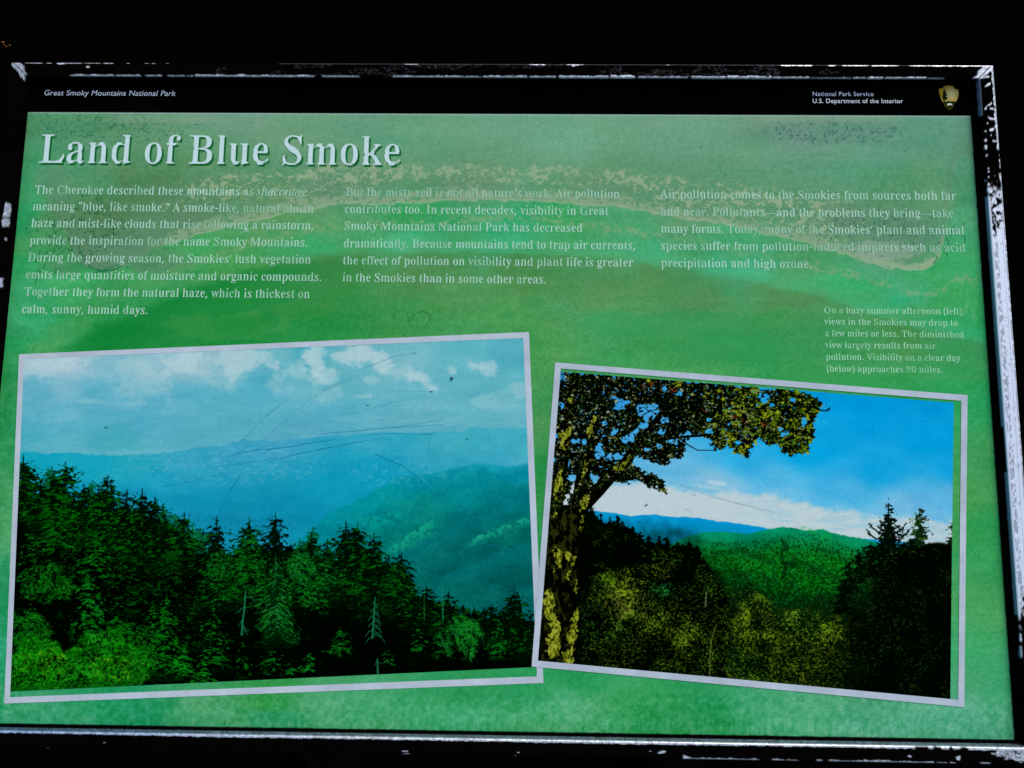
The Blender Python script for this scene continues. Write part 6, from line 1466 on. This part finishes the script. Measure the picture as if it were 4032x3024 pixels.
def rail_wear(side, X, Y, t, z):
    """0..1 bare metal; t = metres out from the inner edge (0 on the wall), X, Y = photo pixels of each vertex"""
    rag = fbm(X / 16, Y / 16, 101, 4, .6) - .5
    fine = fbm(X / 5, Y / 5, 102, 3) - .5
    px = .000235
    w = np.zeros(X.shape)
    wall = t <= 1e-6
    if side == 'top':
        th = spans(X, [(275, 453, 9), (456, 557, 8), (570, 638, 7), (658, 731, 7), (734, 763, 5), (766, 987, 10), (987, 1241, 9), (1266, 1420, 6), (1545, 1832, 8), (1832, 1896, 6), (1899, 2076, 10), (2082, 2192, 8), (2198, 2400, 11), (2400, 2503, 14),
                        (2510, 2710, 9), (2720, 2860, 11), (2860, 3040, 13), (3040, 3193, 9), (3193, 3353, 4), (3358, 3413, 7), (3413, 3480, 11), (3480, 3650, 9), (3650, 3720, 3)])
        th = th * .66
        w = np.maximum(w, (t < (th + rag * th * 1.5) * px) & ~wall & (th > 0) & (fine + .36 > .0))
        w = np.maximum(w, wall & (z > RH - .0018) & (th > 0) & (z > RH - th * .00018))
        to = spans(X, [(98, 168, 5), (183, 202, 5), (223, 258, 12), (258, 322, 6), (330, 396, 4), (406, 446, 5), (500, 508, 6), (570, 585, 4), (598, 612, 4), (655, 664, 3), (1594, 1646, 6), (2082, 2148, 8), (2230, 2250, 6), (2250, 2282, 14), (2282, 2300, 5), (2624, 2636, 7),
                        (3074, 3200, 9), (3262, 3292, 8), (3316, 3420, 7), (3432, 3540, 9), (3580, 3912, 9)], 4)
        to = to * .6
        w = np.maximum(w, (t > RW - .0002 - (to + rag * to * 1.6) * px) & (to > 0))
        w = np.maximum(w, .16 * ((t > RW - .0005) & (t < RW + .0002) & (X > 1100)))
        w = np.maximum(w, blob(X, Y, 346, 263, 6, 4))
        w = np.maximum(w, .045 * ((fine > .10) & (fbm(X / 120, Y / 30, 105, 3) > .52) & (X > 850) & (X < 3350) & ~wall))
        w = np.maximum(w, .9 * chipped(X, Y, q1([(62, 217), (92, 215), (112, 230), (155, 262), (160, 300), (176, 318), (165, 326), (162, 358), (148, 338), (130, 330), (118, 295), (95, 275), (65, 245)]), 6))
        w = np.maximum(w, chipped(X, Y, q3([(2020, 232), (2022, 275), (1985, 300), (1940, 334), (1925, 344), (1878, 342), (1915, 318), (1915, 295), (1950, 268), (1985, 262)]), 6))
        seam = np.minimum(np.abs((Y - 236) - (X - 42) * (.98)), np.abs((Y - 252) + (X - 3908) * 1.02))
        w *= ~((seam < 2.6) & ((X < 130) | (X > 3820)))
    elif side == 'right':
        bare = sstep(720, 800, Y + rag * 130) * sstep(2470, 2380, Y + rag * 200)
        holes = (fbm(X / 14, Y / 14, 107, 4, .6) > .50) & (Y < 900)
        holes |= (fbm(X / 12, Y / 14, 111, 4, .6) >   .50 + .34 * sstep(2460, 2240, Y)) & (Y > 2180)
        holes |= (t < .005) & (fbm(X / 12, Y / 16, 108, 3) > .56) & (Y < 930)
        holes |= (fbm(X / 8, Y / 8, 109, 3) > .83)
        top = ~wall
        w = np.maximum(w, bare * top * ~holes)
        edge = spans(Y, [(250, 590, 8), (606, 614, 4), (625, 664, 5), (680, 760, 6), (760, 2400, 7)], 4)
        w = np.maximum(w, (t > RW - .0003 - (edge + rag * edge * 2.0) * px) & (edge > 0))
        w = np.maximum(w, wall & (z > RH - .0052 + rag * .002) & (Y > 302) & (Y < 456) & (rag + .36 > 0))
        w = np.maximum(w, wall & (z > RH - .0050 + rag * .0006) & (Y > 775) & ((Y < 1680) | (Y > 1860)) & (Y < 2420))
        w = np.maximum(w, wall & (z > RH - .0015) & (Y > 1660) & (Y < 1900) & (rag > -.1))
        w = np.maximum(w, (t < .0016) & (Y > 775) & (Y < 2430) & top)
        for pts in ([(495, 186), (545, 183), (545, 193), (500, 197)], [(510, 262), (530, 240), (553, 229), (550, 245), (530, 256)], [(507, 420), (525, 402), (562, 368), (556, 388), (530, 402), (520, 425)], [(548, 415), (578, 416), (576, 424), (552, 423)],
                    [(530, 476), (550, 486), (585, 490), (582, 499), (555, 500), (540, 490)], [(545, 566), (580, 560), (570, 580), (550, 580)], [(508, 582), (524, 578), (522, 588)], [(568, 652), (614, 651), (614, 658), (570, 660)], [(507, 690), (518, 682), (530, 692), (526, 712), (512, 712)]):
            w = np.maximum(w, chipped(X, Y, q4(pts), 4))
        for x, y, r in [(518, 648, 8), (532, 526, 5), (526, 758, 6), (538, 853, 6), (540, 877, 5), (541, 916, 4), (514, 945, 8), (541, 968, 8), (558, 612, 4), (548, 1010, 20)]:
            w = np.maximum(w, blob(X, Y, 3600 + x * .5427, 200 + y * .5427, r * .55))
        for pts in ([(1677, 760), (1686, 755), (1692, 800), (1682, 815), (1674, 800)], [(1674, 842), (1686, 838), (1692, 900), (1688, 918), (1672, 915)]):
            w = np.maximum(w, chipped(X, Y, [(3030 + x * .587, 2050 + y * .587) for x, y in pts], 4))
        w = np.maximum(w, chipped(X, Y, q3([(2008, 236), (2024, 275), (1990, 300), (1945, 334), (1915, 350), (1915, 330), (1950, 300), (1990, 262)]), 6))
        seam = np.abs((Y - 252) + (X - 3908) * 1.02)
        w *= ~((seam < 2.6) & (X > 3820) & (Y < 330))
    elif side == 'bottom':
        w = np.maximum(w, .82 * (wall & (z > .0004)))
        th = np.interp(X, [0, 300, 900, 1400, 2000, 2600, 3000, 3400, 4032], [6, 6, 8, 7, 8, 9, 8, 8, 11])
        gap = spans(X, [(3600, 3660, 1), (3672, 3708, 1), (3735, 3756, 1), (3778, 3815, 1)], 5) * 8
        w = np.maximum(w, (t < np.maximum(th + rag * 6 + fine * 2.5 - gap, 1.0) * px) & ~wall)
        lo = spans(X, [(1583, 1612, 3), (2692, 2720, 9), (2720, 2990, 4), (3040, 3090, 5), (3096, 3150, 3), (3215, 3240, 4), (3262, 3290, 6), (3290, 3400, 4), (3400, 3510, 6), (3510, 3680, 4), (3690, 3730, 3), (3740, 3764, 4), (3860, 3900, 5)], 4)
        w = np.maximum(w, .7 * ((t > RW - .0004 - (lo + rag * 9) * px) & (lo > 0) & (X > 1500)))
        for x, y, rx, ry in [(3581, 2978, 6, 4.5), (1595, 2958, 12, 2), (2041, 2963, 2.5, 2), (187, 2947, 3, 1.5), (411, 2924, 2, 1.5), (2560, 2958, 2, 2), (2030, 2977, 2, 1.5)]:
            w = np.maximum(w, blob(X, Y, x, y, rx, ry))
        for pts in (qB2([(2038, 415), (2060, 404), (2085, 404), (2080, 416), (2045, 424)]), qB2([(2200, 432), (2212, 436), (2212, 466), (2196, 462)]), qB3([(95, 430), (102, 444), (118, 446), (118, 462), (95, 466)]), qB3([(1790, 445), (1815, 432), (1808, 462), (1796, 460)])):
            w = np.maximum(w, chipped(X, Y, pts, 5))
        rt = chipped(X, Y, qB3([(2010, 425), (2060, 400), (2230, 395), (2230, 480), (2160, 462), (2090, 455), (2100, 430), (2040, 445)]), 24) & (fine + rag * .6 > -.10)
        w = np.maximum(w, rt * .9)
    else:
        for pts in ([(35, 1022), (65, 1030), (68, 1070), (58, 1112), (30, 1112), (16, 1118), (28, 1050)], [(58, 1122), (55, 1172), (14, 1172), (10, 1135), (30, 1122)], [(-10, 1492), (18, 1497), (12, 1548), (-10, 1540)]):
            w = np.maximum(w, chipped(X, Y, qL(pts), 6))
        w = np.maximum(w, blob(X, Y, 22, 942, 4))
        w = np.maximum(w, .9 * chipped(X, Y, q1([(58, 217), (92, 215), (160, 300), (176, 318), (165, 326), (162, 358), (148, 338), (130, 330), (118, 295), (95, 275), (62, 245)]), 6))
        seam = np.abs((Y - 236) - (X - 42) * .98)
        w *= ~((seam < 2.6) & (X < 130))
    return np.clip(w, 0, 1)


def rail_mesh(side):
    prof = [(0, -.004)] + [(0, z) for z in np.linspace(.0002, RH - .0012, 12)] + [(.0003, RH - .0005), (.0008, RH - .0001)]
    prof += [(t, RH) for t in np.linspace(.0013, RW - .0013, 44)]
    prof += [(RW - .0008, RH - .0001), (RW - .0003, RH - .0005), (RW, RH - .0012), (RW, RH - .012), (RW, -.022)]
    prof = np.array(prof)
    n = {'top': 1500, 'bottom': 1500, 'left': 700, 'right': 1100}[side]
    s = np.linspace(0, 1, n)[None, :]
    T, Z = prof[:, 0][:, None], prof[:, 1][:, None]
    if side in ('top', 'bottom'):
        x = (XI0 - T) + s * ((XI1 + T) - (XI0 - T))
        y = (YI1 + T if side == 'top' else YI0 - T) + 0 * s
        flip = side == 'bottom'
    else:
        y = (YI0 - T) + s * ((YI1 + T) - (YI0 - T))
        x = (XI1 + T if side == 'right' else XI0 - T) + 0 * s
        flip = side == 'left' and False or side == 'right'
    Zf = Z + 0 * s
    v = np.stack([x, y, Zf], -1).reshape(-1, 3)
    px = proj(v)
    Tf = (T + 0 * s).reshape(-1)
    wv = rail_wear(side, px[:, 0], px[:, 1], Tf, v[:, 2]).astype(float)
    wg = wv.reshape(len(prof), n)
    wg = (np.roll(wg, 1, 1) + 2 * wg + np.roll(wg, -1, 1)) / 4
    up_, dn_ = np.vstack([wg[:1], wg[:-1]]), np.vstack([wg[1:], wg[-1:]])
    wv = ((up_ + 2 * wg + dn_) / 4).ravel()
    X, Y = px[:, 0], px[:, 1]
    wv = wv * (.72 + .28 * sstep(.38, .56, fbm(X / 6, Y / 6, 125, 3, .6))) if side != 'right' else wv
    paint = np.array([.0016, .0014, .0013]) * (0.6 + .8 * fbm(X / 30, Y / 30, 120, 3))[:, None]
    g = .68 + .50 * (fbm(X / 9, Y / 9, 121, 4, .62) - .5) * 2
    if side == 'right':                      # oxidised, mottled metal on this rail
        worn = sstep(.38, .60, fbm(X / 7, Y / 12, 122, 3, .6) + .25 * (np.abs(Tf - .0085) < .0030) - .10 * (Tf > .0115))
        g = .44 + .46 * worn
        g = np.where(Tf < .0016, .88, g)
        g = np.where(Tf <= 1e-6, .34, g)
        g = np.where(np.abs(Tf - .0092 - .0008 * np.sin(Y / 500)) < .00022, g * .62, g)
    metal = np.clip(g, 0, .92)[:, None] * np.array([.96, .985, 1.0])
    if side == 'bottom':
        metal = metal * np.where(Tf <= 1e-6, .22 + .22 * fbm(X / 60, Y / 5, 123, 3) + .25 * (v[:, 2] > .0078), 1.0)[:, None] * np.where((Tf <= 1e-6)[:, None], np.array([[.72, 1.0, 1.18]]), 1.0)  # inner wall darkened and tinted blue: sky reflection painted into its colour
        metal = metal * (1 - sstep(1500, 0, X)[:, None] * np.array([[.45, .30, .04]]))  # bluish highlight painted into the metal, growing toward the left
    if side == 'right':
        metal = np.where((Tf <= 1e-6)[:, None], metal * np.array([[.50, .78, 1.25]]), metal)  # blue of the reflected sky painted into the inner wall
    if side in ('left', 'top'):
        lf = sstep(160, 60, X)
        metal = metal * (1 - lf * .12)[:, None]
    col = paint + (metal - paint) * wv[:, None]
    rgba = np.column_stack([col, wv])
    q = grid_quads(n, len(prof))
    if flip:
        q = q[:, ::-1]
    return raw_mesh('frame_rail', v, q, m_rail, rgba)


frame = link('frame', rail_mesh('top'), sign, LOCAL)
frame.name = 'frame_rail'
frame['label'] = 'black top rail with a broken white line of bare metal'
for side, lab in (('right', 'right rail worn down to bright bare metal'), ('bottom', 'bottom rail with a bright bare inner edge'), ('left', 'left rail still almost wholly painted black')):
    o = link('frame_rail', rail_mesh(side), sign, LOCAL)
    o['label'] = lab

# dark posts and back tray that carry the panel
m_post = mat('dark_post_paint', (.004, .0038, .0036), .6, .1, noise=.4, nscale=30, bump=.2)


def box(x0, x1, y0, y1, z0, z1):
    v = np.array([(x, y, z) for z in (z0, z1) for y in (y0, y1) for x in (x0, x1)])
    q = [[0, 2, 3, 1], [4, 5, 7, 6], [0, 1, 5, 4], [2, 6, 7, 3], [0, 4, 6, 2], [1, 3, 7, 5]]
    return v, np.array(q)


v, q = box(-.006, .8945, -.0135, .5863, -.030, -.0225)
link('back_tray', raw_mesh('back_tray', v, q, m_post), sign, LOCAL)
for x in (-.30, .30):
    v, q = box(x - .04, x + .04, -.05, .05, -.3, .0)
    vv = v + np.array([0, .25, 0])
    # the post reaches from below the soil up to the underside of the sloping tray
    for i in range(8):
        if v[i, 2] > -.1:
            yl = vv[i, 1]
            vv[i, 2] = .80 + math.tan(TILT) * yl - .031 / math.cos(TILT)
    link('post', raw_mesh('post', vv - np.array([0, .25, 0]), q, m_post), sign)

# ------------------------------------------------------------------ ground and what lies on it
m_ground = mat('dark_soil', (.0007, .0007, .0006), .95, 0.0, noise=.5, nscale=8)
n = 60
gx = np.linspace(-1, 1, n)
gx = np.sign(gx) * np.abs(gx) ** 2.2 * 60
J, I = np.meshgrid(gx, gx)
gz = (fbm(J * 3, I * 3, 160, 3) - .5) * .02 * (np.hypot(J, I) > .8)
gv = np.stack([J.ravel(), I.ravel(), gz.ravel()], 1)
ground = link('ground', raw_mesh('ground', gv, grid_quads(n, n)[:, ::-1], m_ground))
ground['kind'] = 'structure'


def ground_hit(px, py):
    a = PANEL @ Vector(CAM_C)
    b = PANEL @ Vector(P(px, py, 0.0))
    d = (b - a)
    return a + d * (-a.z / d.z)


m_leaf = mat('orange_leaf', (.55, .22, .02), .7, .1, noise=.4, nscale=80)
first = None
for x, y, s, r in [(17, 176, .013, .4), (20, 186, .009, 1.2), (31, 193, .016, 2.7), (43, 189, .014, 1.9)]:
    hit = ground_hit(x, y)
    if first is None:
        pts = []
        for k in range(14):
            a = k / 14 * 2 * math.pi
            rr = 1.0 if k % 2 == 0 else .62
            pts.append((math.cos(a) * rr, math.sin(a) * rr * .55, .12 * math.cos(a) ** 2))
        top_ = [(0, 0, .02)] + pts
        low_ = [(a, b, c - .05) for a, b, c in top_]
        import bmesh
        bm = bmesh.new()
        tv = [bm.verts.new(p) for p in top_]
        lv = [bm.verts.new(p) for p in low_]
        for k in range(14):
            a, b = 1 + k, 1 + (k + 1) % 14
            bm.faces.new((tv[0], tv[a], tv[b]))
            bm.faces.new((lv[0], lv[b], lv[a]))
            bm.faces.new((tv[b], tv[a], lv[a], lv[b]))
        me = bpy.data.meshes.new('fallen_leaf')
        bm.to_mesh(me)
        bm.free()
        me.materials.append(m_leaf)
        o = first = link('fallen_leaf', me)
    else:
        o = first.copy()
        COL.objects.link(o)
    o.scale = (s * .5, s * .5, s * .5)
    o.location = hit + Vector((0, 0, .012))
    o.rotation_euler = (.1, .2, r)
    prop(o, 'tiny orange fallen leaf on dark ground beyond the frame corner', 'leaf', 'orange fallen leaves on the dark ground')

# a small dark seed lying on the printed sky of the left photograph
import bmesh
bm = bmesh.new()
bmesh.ops.create_uvsphere(bm, u_segments=14, v_segments=8, radius=1)
for vtx in bm.verts:
    vtx.co.x *= 1 + .25 * vtx.co.y
    vtx.co.y += .25 * vtx.co.x ** 2
me = bpy.data.meshes.new('seed_husk')
bm.to_mesh(me)
bm.free()
me.materials.append(mat('dark_husk', (.004, .003, .002), .5, .2, noise=.3, nscale=200))
seed = link('seed_husk', me)
hit = P(1778, 1491, 0)
seed.matrix_world = PANEL @ Matrix.Translation((hit[0], hit[1], .0010)) @ Euler((0, 0, -.6)).to_matrix().to_4x4() @ Matrix.Diagonal((.0015, .0009, .0006, 1))
prop(seed, 'small black seed husk lying on the hazy sky of the left photograph', 'seed')
